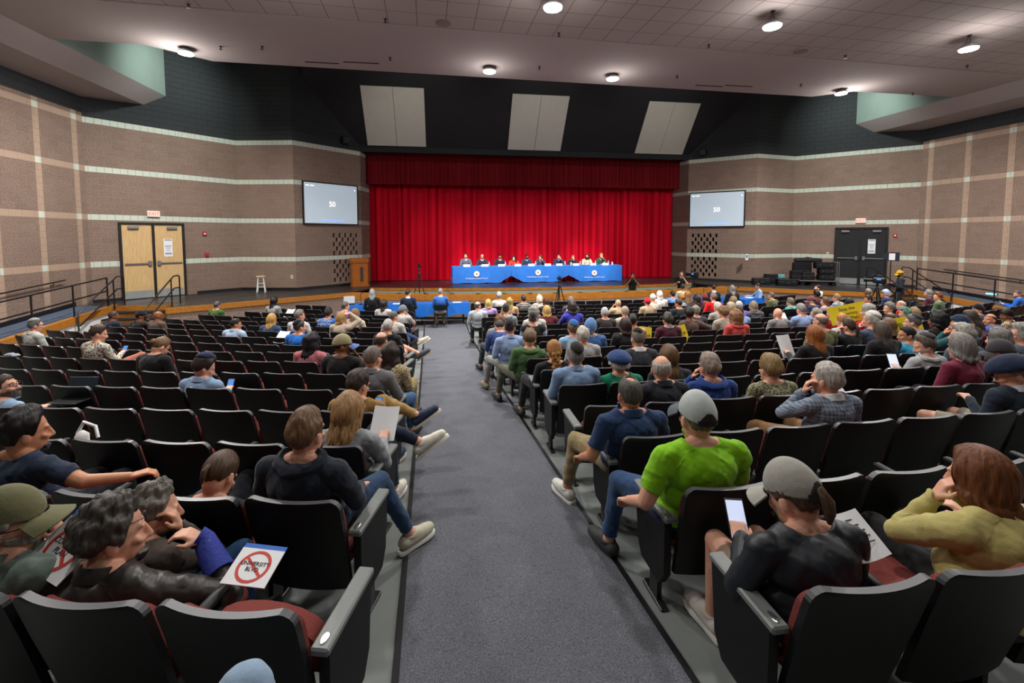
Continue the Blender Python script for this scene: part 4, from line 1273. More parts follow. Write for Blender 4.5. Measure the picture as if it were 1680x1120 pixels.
    ph = idx * 1.37
    st_ = s['mat_top'] or (check(*s['pat'][1:]) if s['pat'] and s['pat'][0] in ('check', 'stripe') else spots(*s['pat'][1:]) if s['pat'] else cloth(s['top']))
    w = {'n': .0075, 'm': .0055, 'f': .003}[tier]
    off = max(.011, vox * 1.0)
    if s['sleeve'] == 'long': sl = (tg == 'uarm') | (tg == 'farm')
    elif s['sleeve'] == 'short': sl = (tg == 'uarm') & (tt < .72)
    elif s['sleeve'] == 'rolled': sl = (tg == 'uarm') | ((tg == 'farm') & (tt < .25))
    else: sl = (tg == 'uarm') & (tt < .12)
    nbz = nb[2]
    def put(nm, mesh, m):
        if mesh is not None: return link(nm, mesh, m, root)
    upax = Rl @ V3(0, 0, 1.0); rel = Cn - nb; hgt = rel @ upax; rad = np.linalg.norm(rel - hgt[:, None] * upax, axis=1)
    nk = (hgt > .004 + .55 * np.maximum(0, rad - .066)) & (rad < .11) | (hgt > .05) & (rad < .17)
    shirt = ((tg == 'torso') & ~nk) | sl
    put('shirt', shell('shirt', V, N, F, shirt, off + .003, w, ph, 4, {'n': 60, 'm': 18, 'f': 5}[tier]), st_)
    if s['vest']:
        put('vest', shell('vest', V, N, F, (tg == 'torso') & ~nk, off + .014, w, ph, 4, 8), cloth(s['vest']))
    trs = (tg == 'pelvis') | (tg == 'thigh') & (tt < (.8 if s['shorts'] else 2)) | ((tg == 'shin') & (tt < .9) & (not s['shorts']))
    put('trousers', shell('trousers', V, N, F, trs, off, w * .8, ph + 1, 4, {'n': 12, 'm': 5, 'f': 2}[tier]), cloth(s['pants']))
    for sg in (0, 1):
        sel = (tg == 'foot') & (np.linalg.norm(Cn - feet[sg][0], axis=1) < np.linalg.norm(Cn - feet[1 - sg][0], axis=1))
        sh_ = put('shoe', shell('shoe', V, N, F, sel, off * .9, 0, ph), plain('shoe_upper', s['shoe'], .7, .15, 30))
        if s['sole'] and sh_:
            an, t, dn = feet[sg]; sd = np.cross(t, dn); sb = MB()
            P = []
            for q, wd in ((-.1, .028), (-.07, .040), (.02, .040), (.12, .05), (.18, .046), (.225, .03), (.238, .012)):
                P.append([an + t * q + dn * h + sd * x for x, h in ((-wd, .088), (-wd, .112), (wd, .112), (wd, .088))])
            sb.grid(P); sb.grid([[r[3], r[0]] for r in P]); sb.add(P[0], [(0, 1, 2, 3)]); sb.add(P[-1], [(3, 2, 1, 0)])
            put('sole', sb.mesh('sole', True), plain('shoe_sole', s['sole'], .7, .08, 20))
    def hput(nm, mesh, m):
        o = link(nm, mesh, m, root)
        o.matrix_local = Matrix.Translation(Vector(head)) @ Matrix([[*Rh[0], 0], [*Rh[1], 0], [*Rh[2], 0], [0, 0, 0, 1]])
        return o
    # hair, hats, face
    if s['hair'] and s['hair'][0] != 'none':
        hv, hf = hair_mesh(s['hair'][0], hs, near, ph, 76 if s['hat'] and s['hat'][0] in ('cap', 'flat', 'beret', 'beanie', 'knit') else None)
        ho = hput('hair', np_mesh('hair', hv, hf), hairmat(s['hair'][1]))
        if s['tail']:
            kind, L, r = s['tail']
            t_ = tail_mesh(hs, L, r, near, ph, .03 if kind == 'pony' else -.02)
            if kind == 'bun': t_ = MB().ell((0, -.115 * hs, .02), (.045, .035, .045), 12, 8)
            if kind == 'curlytail':
                t_ = MB()
                for q in range(16): t_.ell((.03 * math.sin(q * 2.4), -.115 + .012 * math.cos(q * 1.9), .02 - L * q / 15), (r * .7, r * .7, r * .7), 8, 6)
            o = t_.build('ponytail' if kind != 'bun' else 'hair_bun', hairmat(s['hair'][1]), ho, True)
    if s['hat']:
        kd, hc = s['hat'][0], s['hat'][1]
        m = hairmat(hc) if kd == 'beanie' else cloth(hc)
        if kd == 'kippah':
            hv, hf = hair_mesh((44, 44, 46, 0, (HS[s['hair'][0]][4] if s['hair'][0] in HS else 0) * 1.15 + .009, 0, 10, 0), hs, near, 0)
            R2 = rotx(math.radians(s['hat'][2] if len(s['hat']) > 2 else 34)); hv = hv @ R2.T
            o = hput('skullcap', np_mesh('skullcap', hv, hf), m)
            if len(s['hat']) > 3:
                b2 = MB(); pts = [(.085 * math.cos(a), 0, .0) for a in (0, 1)]
                for dy in (-.012, .012):
                    pts = [rotx(math.radians(34)) @ V3(.094 * math.sin(a), dy - .006, .138 * math.cos(a) + .0115) for a in np.linspace(-.7, .7, 10)]
                    b2.tube(pts, .004, 6)
                b2.build('skullcap_stripe', M['paper'], o, True)
        elif kd in ('cap', 'beret', 'flat', 'beanie', 'knit'):
            sp = {'cap': (80, 82, 92, 0, .017, 0, 10, 0), 'flat': (76, 84, 96, 0, .026, .002, 18, 0), 'beret': (72, 78, 84, 0, .05, .004, 26, 0), 'beanie': (74, 92, 112, 0, .016, .002, 30, 0), 'knit': (70, 90, 112, 0, .018, .003, 30, 0)}[kd]
            hv, hf = hair_mesh(sp, hs, near, 1.0)
            if kd == 'beret':
                hv[:, :2] *= 1.14; hv[:, 2] = np.where(hv[:, 2] > .05, .05 + (hv[:, 2] - .05) * .7, hv[:, 2])
            o = hput({'cap': 'cap', 'flat': 'flat_cap', 'beret': 'beret', 'beanie': 'knit_hat', 'knit': 'knit_hat'}[kd], np_mesh('cap', hv, hf), m)
            if kd in ('cap', 'flat'):
                b2 = MB(); P = []
                ext = .078 if kd == 'cap' else .035; base = math.radians(79)
                for q in np.linspace(0, 1, 6):
                    row_ = []
                    for a in np.linspace(-1.05, 1.05, 13):
                        e_ = ext * math.cos(a * .95) ** .5 * q
                        row_.append(((.0755 * 1.16 + e_ * .5) * math.sin(a) * math.sin(base) * hs, (.0965 * 1.14 * math.sin(base) * math.cos(a) + e_) * hs, (.034 + .0 - .12 * e_ - .030 * (abs(a) / 1.05) ** 2 * (.5 + q)) * hs))
                    P.append(row_)
                b2.grid(P); b2.grid([[(x, y, z - .006) for x, y, z in r[::-1]] for r in P]); b2.grid([P[-1], [(x, y, z - .006) for x, y, z in P[-1]]])
                b2.build('visor', cloth(s['hat'][2] if len(s['hat']) > 2 and s['hat'][2] else hc), o, True)
                if kd == 'cap' and len(s['hat']) > 3:
                    b3 = MB(); P = []
                    for z in (.002, .026): P.append([(.0755 * 1.2 * math.sin(a) * hs, (.0965 * 1.2 * math.cos(a) - .008) * hs, (z - .004) * hs) for a in np.linspace(PI - .62, PI + .62, 13)])
                    b3.grid(P); b3.build('strap', M['blackink'], o, True)
                    b4 = MB(); P = []
                    for q in np.linspace(0, 1, 5):
                        P.append([(.0755 * 1.197 * math.sin(a) * math.cos(.0) * hs * (1 - .04 * q), (.0965 * 1.193 * math.cos(a) - .008) * hs * (1 - .06 * q * q), (.022 + .036 * q * math.sqrt(max(0, 1 - ((a - PI) / .5) ** 2))) * hs) for a in np.linspace(PI - .5, PI + .5, 11)])
                    b4.grid(P); b4.build('cap_opening', hairmat('1c1714'), o, True)
        elif kd in ('scarf', 'hijab'):
            hv, hf = hair_mesh((58, 100, 122, .12 if kd == 'hijab' else .02, .026, .004, 26, 0), hs, near, ph)
            m2 = m if len(s['hat']) < 3 else (spots(hc, s['hat'][2], 46) if len(s['hat']) == 3 else check(hc, s['hat'][2], 30, True))
            o = hput('head_scarf', np_mesh('head_scarf', hv, hf), m2)
            if kd == 'scarf': MB().ell((0, -.118 * hs, -.035), (.045, .035, .05), 10, 8).build('scarf_knot', m2, o, True)
        elif kd == 'band':
            hv, hf = hair_mesh((58, 100, 122, .02, .026, .004, 26, 0), hs, near, ph)
            o = hput('head_scarf', np_mesh('head_scarf', hv, hf), m)
            b2 = MB(); P = []
            for y in (.012, .058): P.append([(.102 * math.sin(a), y - .01, .146 * math.cos(a) * (1 - y * .8) - .008) for a in np.linspace(-1.6, 1.6, 17)])
            b2.grid(P); b2.build('head_band', cloth(s['hat'][2]), o, True)
    if s['beard']:
        hl = (Cn - head) @ Rh
        sel = (tg == 'head') & (hl[:, 2] < -.035 + .3 * np.maximum(0, .03 - hl[:, 1])) & (hl[:, 1] > .0) & ~((np.abs(hl[:, 0]) < .02) & (hl[:, 2] > -.08) & (hl[:, 2] < -.058))
        put('beard', shell('beard', V, N, F, sel, .007, .004, ph), hairmat(s['beard']))
    if s['face'] or s['glasses']:
        for sg in (-1, 1):
            if s['face']:
                eb = MB().ell((sg * .031 * hs, .0765 * hs, .004 * hs), (.014, .011, .009), 12, 8)
                for i, f in enumerate(eb.f):
                    c = np.mean([eb.v[j] for j in f], 0)
                    if math.hypot(c[0] - sg * .031 * hs, c[2] - .004 * hs) < .0065 and c[1] > .0765 * hs: eb.mi[i] = 1
                o = hput('eye', eb.mesh('eye', True), [plain('eye_white', 'd8d4cf', .3, .02), plain('iris', '2a1d14', .3, .05)])
        if s['face']:
            bm_ = MB()
            for sg in (-1, 1): bm_.tube([(sg * .016, .091, .026), (sg * .034, .087, .031), (sg * .052, .074, .025)], [.004, .0045, .003], 6)
            bm_.v = [tuple(np.array(v) * hs) for v in bm_.v]
            hput('eyebrows', bm_.mesh('eyebrows', True), hairmat(s['hair'][1] if s['hair'] and s['hair'][0] != 'none' else '3a2c22'))
            bm_ = MB().tube([(-.022, .091, -.068), (-.008, .096, -.066), (.008, .096, -.066), (.022, .091, -.068)], [.002, .005, .005, .002], 6)
            bm_.v = [tuple(np.array(v) * hs) for v in bm_.v]
            hput('lips', bm_.mesh('lips', True), plain('lips', '9c5a50', .5, .05))
    if s['glasses']:
        g = MB(); z0 = .058 if s['glasses'] == 'up' else .004; y0 = .104 if s['glasses'] != 'up' else .088
        for sg in (-1, 1):
            g.tube([(sg * .032 + .023 * math.cos(a), y0, z0 + .017 * math.sin(a)) for a in np.linspace(0, 2 * PI, 13)], .0022, 5, False)
            g.tube([(sg * .055, y0, z0 + .004), (sg * .084, .03, z0 + .004), (sg * .086, -.01, z0)], .002, 5)
        g.tube([(-.01, y0, z0 + .004), (.01, y0, z0 + .004)], .002, 5)
        g.v = [tuple(np.array(v) * hs) for v in g.v]
        hput('eyeglasses', g.mesh('eyeglasses'), M['metal_black'])
    if s['mask']:
        hl = (Cn - head) @ Rh
        put('face_mask', shell('face_mask', V, N, F, (tg == 'head') & (hl[:, 2] < -.02) & (hl[:, 1] > .025), .008, 0, ph), cloth('17181a'))
    if s['collar']:
        c = MB(); P = []
        ax = Rl @ V3(0, 0, 1.0)
        for q, r in ((-.03, .084), (.015, .072), (.038, .066), (.034, .076), (-.012, .094)):
            P.append([nb + ax * q + V3(r * math.cos(a) * 1.06, r * math.sin(a) * .98 - .004, -.026 * math.sin(a)) for a in np.linspace(0, 2 * PI, 25)])
        c.grid(P); put('collar', c.mesh('collar', True), cloth(s['collar']))
    if s['hood']:
        hd = MB(); P = []
        for q in np.linspace(0, 2 * PI, 9):
            P.append([nb + V3((.105 + .03 * math.cos(q)) * math.sin(a) * 1.12, -.02 - (.085 + .032 * math.cos(q)) * math.cos(a) * (1 if math.cos(a) > 0 else .6), .005 + .035 * math.sin(q) - .03 * math.cos(a) + (.012 if math.cos(q) > 0 else 0)) for a in np.linspace(-2.3, 2.3, 27)])
        hd.grid(P); hv = np.array(hd.v); hv = hv + (n3(hv, 38, ph) * .007)[:, None]; hd.v = [tuple(p) for p in hv]
        put('hood', hd.mesh('hood', True), st_)
    if s['cast']:
        sg = s['cast'][0]; e_, w_ = [(b[1], b[3]) for b in bones if b[0] == 'farm'][0 if sg > 0 else 1]
        c = MB().tube([e_ * .62 + w_ * .38, e_ * .3 + w_ * .7, w_, w_ + wrists[sg][1] * .035], [.062, .054, .046, .05], 16)
        put('arm_cast', c.mesh('arm_cast', True), plain('blue_bandage', s['cast'][1], .8, .25, 60, bump=.4))
    if s['watch']:
        sg, wc = s['watch']; wr, d, side, nrm = wrists[sg]
        e_, w_ = [(b[1], b[3]) for b in bones if b[0] == 'farm'][0 if sg > 0 else 1]; ax = (w_ - e_) / np.linalg.norm(w_ - e_)
        c = MB().tube([w_ - ax * .03, w_ - ax * .01], .036, 14); put('wristwatch', c.mesh('wristwatch', True), wc)
    s['root'] = root; s['wrists'] = wrists; s['head'] = head; s['R'] = Rh
    s['W'] = lambda p: np.array(loc) + rotz(rz) @ np.array(p, float)
    s['rz'] = rz
# ================================================================== who sits where  (pixel of the head, look, clothes, pose)
P = person
K = 'kippah'
# --- nearest rows
P(503, 712, 'man in navy hooded sweatshirt, leg stretched into the carpeted aisle', 'l', ('crop', '6a5038'), '1f2733', '27405f', ('L', 2), hood=True, legs='out', armR='knee', yaw=-8, shoe='b9b39f', sole='e8e6e0', fat=1.1)
P(572, 678, 'woman with long wavy blonde hair and grey sweater holding a paper', 'l', ('long', '94714a'), '8d9296', '1b2436', ('L', 3), legs='crossout', armR='paper', yaw=-10, pitch=14, shoe='d9d5c8', sole='eeeae0')
P(588, 632, 'man with dark combed hair and tan jacket beside the aisle, phone in hand', 'l', ('crop', '33271f'), '93703f', 'a1834f', ('L', 4), legs='crossout', armR='phone', yaw=-20, pitch=18, shoe='1c2a4a', sole='d8cdb8')
P(612, 588, 'man with shaved greying head and grey shirt, jeans at the aisle', 'l', ('buzz', '6b5f58'), '6d6f74', '34557e', ('L', 5), collar='6d6f74', armR='knee', yaw=-15, legs='wide', shoe='1a1a1a')
P(641, 583, 'woman with thick dark curly hair and leopard print top', 'l', ('longcurly', '2a1f1b'), '8d7d5c', '8a7a4a', None, pat=('spots', 'b9a680', '3a2d22', 60.0), yaw=-15, legs='flat')
P(626, 559, 'balding brown haired man seated just ahead of the leopard print top', 'l', ('bald', '4a3526'), '3a3d42', '3a3d42', None, yaw=-5)
P(637, 536, 'white haired man in black jacket with bare legs crossed into the aisle', 'l', ('short', 'a9a6a0'), '202226', '8e8a80', None, hood=True, shorts=True, legs='crossout', shoe='3f4654', sole='9a8a68', yaw=-10)
P(646, 520, 'grey haired man in white shirt, pale shoe stuck out into the aisle', 'l', ('thin', '58534e'), 'b8b8b4', '2a3f63', None, legs='crossout', shoe='cfc8b4', sole='ded8c4', yaw=-35)
P(661, 510, 'man in plaid flat cap and pale shirt, chin resting on hand', 'l', ('thin', '777470'), 'aaaaa6', '33353a', None, hat=('flat', '6d7378', '4c5257'), armR='chin', yaw=-35, lean=10)
P(562, 567, 'man in khaki baseball cap with blue visor, black shirt, hand at face', 'b', ('buzz', '1a1512'), '1b1b1d', '2a2a2d', None, hat=('cap', '9b9070', '5b6ea6'), armR='cheek', yaw=-58, sleeve='short', watch=(1, M['blackink']), pitch=8)
P(512, 563, 'woman with black curly shoulder hair and pink top', 'm', ('longcurly', '17141a'), 'b56a72', '2a2a2d', None, yaw=-15)
P(492, 537, 'man in bright blue shirt with round black skullcap', 'l', ('short', '3a3733'), '1e6cc4', '2a2a2d', None, hat=(K, '0e0e10', 26), yaw=-30, sleeve='short')
P(492, 518, 'grey haired man in white shirt behind the black skullcap', 'l', ('crop', '6f6963'), 'c2c0c4', '2a2a2d', None, yaw=-35)
P(446, 525, 'woman with long golden blonde hair and denim jacket', 'l', ('long', 'b08a4c'), '35496b', '2a3350', None)
P(539, 514, 'dark haired person in blue T-shirt with white lettering on back', 'm', ('full', '1d1a1c'), '2c66b4', '2a2a2d', None, sleeve='short')
P(561, 523, 'blonde woman in cream sweater, one hand on top of her head', 'l', ('bob', '9a7a48'), 'b3a694', '2a2a2d', None, armR='head', yaw=-45)
P(583, 516, 'woman with brown hair and cream top next to the raised arm', 'l', ('long', '73563a'), 'b9ae9c', '2a2a2d', None, yaw=-15)
P(567, 503, 'man in pink and blue plaid shirt, head turned to his right', 'l', ('crop', '534a44'), '7a5a7a', '2a2a2d', None, pat=('check', 'a4586a', '4d5f9a', 50.0), yaw=-40)
P(450, 495, 'woman with long black hair in the front left row', 'm', ('long', '0e0d10'), '8d8d90', '2a2a2d', None, yaw=-10)
P(630, 500, 'woman with long dark brown hair in front of the blue table', 'l', ('long', '241a17'), 'b8b4b0', '2a2a2d', None)
# --- left side of the hall
P(59, 535, 'grey haired man in pale sweater seated alone beside the ramp curb', 'l', ('short', '5b5a58'), 'aab0ac', '3a3d42', None, yaw=-25, glasses=True, hat=(K, '8d8f8d', 10), collar='c9cdc9')
P(162, 548, 'man in black and white patterned shirt looking down at his phone', 'l', ('crop', '3a2c22'), 'b9b6a8', 'b06a58', None, pat=('spots', 'c8c4b4', '2a2826', 42.0), yaw=-40, pitch=16, armR='phone', legs='kneeup', shoe='5b7088')
P(187, 518, 'bald dark skinned man in navy blazer by the left stairs', 'b', ('buzz', '3a3330'), '1c2536', '22252c', None, yaw=-30)
P(232, 519, 'man in black cap turned sideways beside two bald men', 'b', ('buzz', '17130f'), '1f1d1c', '22252c', None, hat=('cap', '121214'), yaw=-45, armR='cheek')
P(260, 519, 'bald man in brown jacket sitting beside the black cap', 'b', ('none', '000000'), '57483e', '22252c', None, yaw=-30)
P(357, 501, 'grey haired person in green top in front of the low block wall', 'l', ('short', '49484a'), '3c5c28', '22252c', None)
P(387, 532, 'man with dark receding hair in light blue shirt, sitting alone', 'm', ('thin', '1b191b'), '9fb4cc', '22252c', None, yaw=-40, glasses=True, collar='9fb4cc', fat=1.1)
P(253, 574, 'woman with pinned up brown hair bowing over in a black jacket', 'l', ('pony', '6a5036'), '141416', '22252c', None, pitch=40, lean=18, yaw=-20, tail=('bun', 0, 0))
P(335, 606, 'young man with navy skullcap and blue shirt reading his phone', 'l', ('full', '2a1f18'), '87a3c4', '22252c', ('L', 5), hat=(K, '1d2545', 10), pitch=26, yaw=-40, armR='phone', collar='87a3c4')
P(8, 640, 'bearded man in glasses and blue shirt looking up beside a laptop', 'l', ('thin', '3a2c24'), '8fa9c8', '22252c', ('L', 4), face=True, glasses=True, beard='5a4c44', yaw=-70, pitch=-14, armR='hold')
P(42, 712, 'young man in navy T-shirt, arm laid along the next chair back', 'm', ('full', '15110f'), '1f2c42', '22252c', ('L', 2), armR='side', sleeve='short', yaw=-30, tier='n')
P(360, 788, 'person slumped low with only tied brown hair showing over the chair', 'l', ('pony', '4a3626'), '1d1d20', '22252c', ('L', 2), pitch=40, tail=('pony', .10, .018), lean=12)
P(17, 858, 'older man in olive cap and glasses, finger at his lips', 'l', ('short', '8a8580'), '6f8078', '22252c', ('L', 1), hat=('cap', '6b6a4c'), glasses=True, yaw=-62, pitch=4, face=True, armR='chin', beard='8d8a86', sleeve='short', collar='5b6a62')
P(188, 888, 'person with dark grey curls, brown leather jacket and blue arm cast', 'l', ('curly', '4a4642'), '2b2723', '27496f', ('L', 1), cast=(1, '24348f'), armR='castarm', yaw=-42, lean=6, glasses='up', legs='wide', mat_top=plain('brown_leather', '2e2925', .42, .3, 9, bump=.6), collar='24211f')
P(230, 848, 'grey haired person in brown knit beyond the leather jacket', 'l', ('curly', '6d6862'), '4d443e', '22252c', pos=(-1.42, 2.40, .865, -.28), yaw=-48, armR='cheek', lean=24)
# --- people at the tables below the stage
PB = 'people at the tables below the stage'
P(611, 481, 'woman with long grey hair and black jacket at the left blue table', 'l', ('long', '8e9294'), '16161a', '1d1d20', pos=(-1.87, 15.62, 0, .05), group=PB)
P(668, 481, 'dark haired man in navy suit at the middle of the blue tables', 'l', ('crop', '3a2b22'), '16233f', '1d1d20', pos=(-.70, 15.45, 0, 0), yaw=-40, collar='d5d5d5', group=PB)
P(722, 479, 'grey haired man in blue shirt and khakis on a folding chair in the aisle', 'l', ('short', '8d8a85'), '2f66b8', '97845f', pos=(.36, 15.5, 0, 0), armR='table', yaw=-20, group=PB, shoe='17171a')
P(1164, 472, 'dark haired man in grey suit by the right blue table', 'l', ('short', '211c1b'), '2d2f36', '1d1d20', pos=(10.3, 15.2, 0, -.1), group=PB, collar='d5d5d5')
P(1198, 474, 'woman with long grey hair and black coat at the right blue table', 'l', ('long', '85817c'), '1b1a1c', '1d1d20', pos=(10.75, 14.75, 0, -.1), group=PB)
P(1233, 469, 'man in light blue shirt sitting sideways by the right blue table', 'm', ('short', '17130f'), '93b2d8', '1d1d20', pos=(12.35, 15.5, 0, 1.15), armR='table', pitch=14, group=PB)
P(1127, 471, 'balding man in cream jacket in front of the pit wall', 'b', ('buzz', '2a2422'), 'c3b9a2', '1d1d20', pos=(9.3, 15.55, 0, -.2), yaw=-30, group=PB)
# --- centre block
P(819, 486, 'white haired person in white shirt in the front centre row', 'l', ('curly', '9b9c98'), 'c5c6c2', '2a2a2d', None, yaw=-20)
P(781, 502, 'balding man in pale grey shirt on the front aisle seat', 'l', ('bald', '4a4644'), 'aab2b8', '2a2a2d', None, yaw=-45)
P(801, 499, 'blonde woman in lavender top', 'l', ('bob', 'b79a5e'), '9d86b8', '2a2a2d', None)
P(836, 496, 'woman with long sandy hair and peach top', 'l', ('long', '9d8450'), 'b99673', '2a2a2d', None)
P(859, 491, 'short dark haired person in grey striped top, front centre', 'l', ('crop', '2c2320'), '6f6c6a', '2a2a2d', None, pat=('stripe', '77736f', '3a3836', 45.0, True))
P(885, 491, 'person in white head covering next to reddish brown hair', 'l', ('short', 'a8a8a2'), 'b8b2a4', '2a2a2d', None, hat=('scarf', 'c6c4b8'))
P(896, 496, 'woman with reddish brown hair and dark top', 'l', ('bob', '4a2a1c'), '2a2430', '2a2a2d', None)
P(830, 508, 'man in grey hooded top with small dark skullcap', 'l', ('crop', '3a342f'), '7d8689', '2a2a2d', None, hat=(K, '2c2a2a', 24), hood=True, yaw=-15)
P(897, 511, 'woman with straight blonde bob and maroon top', 'l', ('bob', 'b09254'), '5c2228', '2a2a2d', None)
P(876, 513, 'person with wide frizzy grey hair in white top', 'l', ('bigcurly', '8a867e'), 'c9c4bc', '2a2a2d', None)
P(874, 523, 'man with black skullcap and black vest over light blue sleeves', 'l', ('short', '4a453f'), '7fa6cc', '2a2a2d', None, hat=(K, '171719', 30), vest='17181b', yaw=-10)
P(939, 505, 'woman with dark curly hair and royal blue top raising both hands', 'l', ('bigcurly', '2d2423'), '3a3fae', '2a2a2d', None, armR='camera', armL='camera')
P(936, 495, 'grey haired person just ahead of the royal blue top', 'l', ('curly', '68635e'), '4a4a50', '2a2a2d', None)
P(820, 528, 'woman with short curly auburn hair and grey sweater near the aisle', 'l', ('wavy', '6a4526'), '86878a', '3a3d42', None, legs='wideleft')
P(805, 536, 'person in blue jacket leaning beside the auburn curls', 'l', ('short', '3b3330'), '2f4378', '3a3d42', None, pitch=40, lean=25)
P(837, 537, 'man with charcoal skullcap in light blue shirt on the aisle', 'm', ('short', '2f2c2b'), '92a9d2', '8b8a86', None, hat=(K, '232326', 26), yaw=-25, legs='wideleft', shoe='7d735f', collar='92a9d2')
P(869, 557, 'man with tousled grey brown hair in green jacket leaning sideways', 'l', ('curly', '6b543e'), '4a6b40', '5b5a4a', ('C', 7), tilt=6, pitch=24, yaw=-10, hood=True, legs='wideleft')
P(909, 578, 'woman with curly copper ponytail and black top', 'l', ('full', '9a6a38'), '17171a', '2a2a2d', ('C', 6), tail=('curlytail', .19, .052), legs='wideleft')
P(944, 585, 'man with dark skullcap, grey beard and denim blue shirt', 'l', ('full', '85837e'), '7f9cbf', '2a2a2d', ('C', 5), hat=(K, '27221f', 26), collar='7f9cbf', fat=1.1)
P(1015, 596, 'person in navy beret with white curls and green top', 'l', ('curly', 'b9b6ae'), '157a5a', '2a2a2d', ('C', 5), hat=('beret', '243f6e'))
P(956, 552, 'white haired person in pale grey top', 'l', ('full', 'b5b0a4'), 'a5a6a6', '2a2a2d', None)
P(940, 540, 'man with small blue skullcap, sandy hair and light blue shirt', 'l', ('full', '6e5638'), '8fb0ce', '2a2a2d', None, hat=(K, '2c5f9e', 24))
P(969, 537, 'woman in blue knotted head scarf and blue top', 'l', ('none', '000000'), '41689f', '2a2a2d', None, hat=('scarf', '5f84b4'), yaw=-35)
P(992, 514, 'woman with short silver hair and bare neck', 'l', ('short', 'a9adb0'), '3a3436', '2a2a2d', None, yaw=0)
P(1014, 499, 'near bald person in beige cardigan, hand by cheek', 'l', ('buzz', 'b59a7a'), 'b29f7e', '2a2a2d', None, armL='cheek')
P(1025, 512, 'pale haired person in cream jacket behind the beige cardigan', 'l', ('short', '9d8f80'), 'b9b39c', '2a2a2d', None)
P(1026, 536, 'woman with dark brown bob and black jacket', 'l', ('bob', '2b1d1b'), '1c1b1e', '2a2a2d', None)
P(1038, 527, 'man with dark hair and tan shirt beside dark brown bob', 'm', ('crop', '211b1b'), 'ba9a6a', '2a2a2d', None, yaw=-40)
P(1046, 556, 'man in charcoal suit, white collar and flat black skullcap', 'l', ('buzz', '6d6259'), '3a3a40', '2a2a2d', None, hat=(K, '111113', 2), collar='e2e2e2')
P(1095, 525, 'person with dark and blond hair, maroon sweater, between yellow signs', 'l', ('full', '3a342f'), '4a1d2c', '2a2a2d', None, collar='8d8d8f', yaw=-5)
P(1062, 496, 'person in bright red cap and tan shirt', 'l', ('short', '4a3a30'), 'b5a283', '2a2a2d', None, hat=('cap', 'c31c28'), yaw=-5)
P(1071, 489, 'person in white cap with dark round centre', 'l', ('none', '000000'), 'c8c2b4', '2a2a2d', None, hat=('knit', 'cfcabd'))
P(1082, 484, 'person in long white head scarf, front row', 'l', ('none', '000000'), 'd2d0cc', '2a2a2d', None, hat=('hijab', 'd6d4ce'))
P(1103, 483, 'black haired man in blue shirt near the front', 'm', ('short', '15130f'), '6c94cc', '2a2a2d', None)
P(1113, 498, 'dark haired man in dark suit, head bowed left', 'm', ('short', '33241e'), '23292e', '2a2a2d', None, yaw=25, pitch=14)
P(1119, 489, 'orange haired person in grey top', 'l', ('full', 'a5682c'), '8f9698', '2a2a2d', None, hs=.92)
P(1128, 484, 'woman with long honey brown hair near the front', 'l', ('long', '8a6435'), '6d6357', '2a2a2d', None)
P(1131, 515, 'black haired man in brown tweed coat, arm along the chair backs', 'b', ('curly', '17130f'), '57463c', '2a2a2d', None, armR='side', yaw=-20)
P(1141, 511, 'grey haired person touching heads with the brown tweed coat', 'l', ('full', '7a746a'), '3a3640', '2a2a2d', None)
P(1143, 491, 'woman with dark braided hair, hand at her neck', 'b', ('longcurly', '241a17'), '3a2a2c', '2a2a2d', None, armL='cheek')
P(1156, 489, 'person in red cap behind the red jacket', 'b', ('short', '2a1d19'), '6b2a30', '2a2a2d', None, hat=('cap', '7c2a34'))
P(1170, 488, 'grey haired man in bright red jacket', 'l', ('crop', '77655a'), 'd3161c', '2a2a2d', None, fat=1.15)
P(1177, 505, 'woman with short white hair', 'l', ('full', 'b5ae9e'), '9d9a90', '2a2a2d', None)
P(1187, 514, 'woman with tousled brown curls', 'l', ('curly', '6e5133'), 'a09a8c', '2a2a2d', None)
P(1199, 506, 'person with pale blond short hair beside tousled brown curls', 'l', ('full', 'a8967a'), '6a7a9a', '2a2a2d', None)
P(1203, 495, 'person with grey brown bob behind the white haired rows', 'l', ('bob', '7d6a52'), '4a4a52', '2a2a2d', None)
P(1212, 502, 'person with short white hair and purple collar', 'l', ('short', 'b3b0aa'), '7a5fa8', '2a2a2d', None)
P(1211, 511, 'woman with dark brown hair and lilac top', 'l', ('bob', '3d3029'), '86a2d0', '2a2a2d', None, fat=1.2)
P(1207, 523, 'woman with big copper curls and coral hooded top', 'l', ('bigcurly', '7a5330'), 'c24a46', '2a2a2d', None, hood=True)
P(1236, 502, 'woman with grey brown bob and grey hooded top', 'l', ('bob', '7f6f5e'), '5b5a5e', '2a2a2d', None, hood=True)
P(1276, 515, 'bald pink headed man in grey shirt', 'l', ('none', '000000'), '7f7f82', '2a2a2d', None, hs=1.02)
P(1314, 508, 'grey haired man in light blue shirt with papers', 'l', ('crop', '85827c'), '8ca6d2', '2a2a2d', None, armL='paper', pitch=14)
P(1338, 516, 'grey haired man in dark top with red collar and glasses', 'l', ('full', '858078'), '26222c', '2a2a2d', None, yaw=35, glasses=True, collar='9c2a2c')
P(1346, 527, 'bald man in olive jacket with red collar', 'l', ('bald', '6a5f55'), '6c6a44', '2a2a2d', None, yaw=15)
P(1335, 549, 'woman with straight two tone auburn hair reading a white page', 'l', ('long', '8a5226'), '1b1a1d', '2a2a2d', None, armL='paper', yaw=10)
P(1391, 536, 'woman with long brown ponytail and black top, hand at cheek', 'l', ('short', '3f2b23'), '1d1d20', '2a2a2d', None, armL='cheek', yaw=20, tail=('pony', .20, .028))
P(1381, 527, 'blond child in pale blue top ahead of the brown ponytail', 'p', ('full', 'a8743f'), 'a3bfc9', '2a2a2d', None, hs=.92)
P(1446, 546, 'woman with long straight dark hair and black top', 'l', ('long', '4b4038'), '17171a', '2a2a2d', None, yaw=-5)
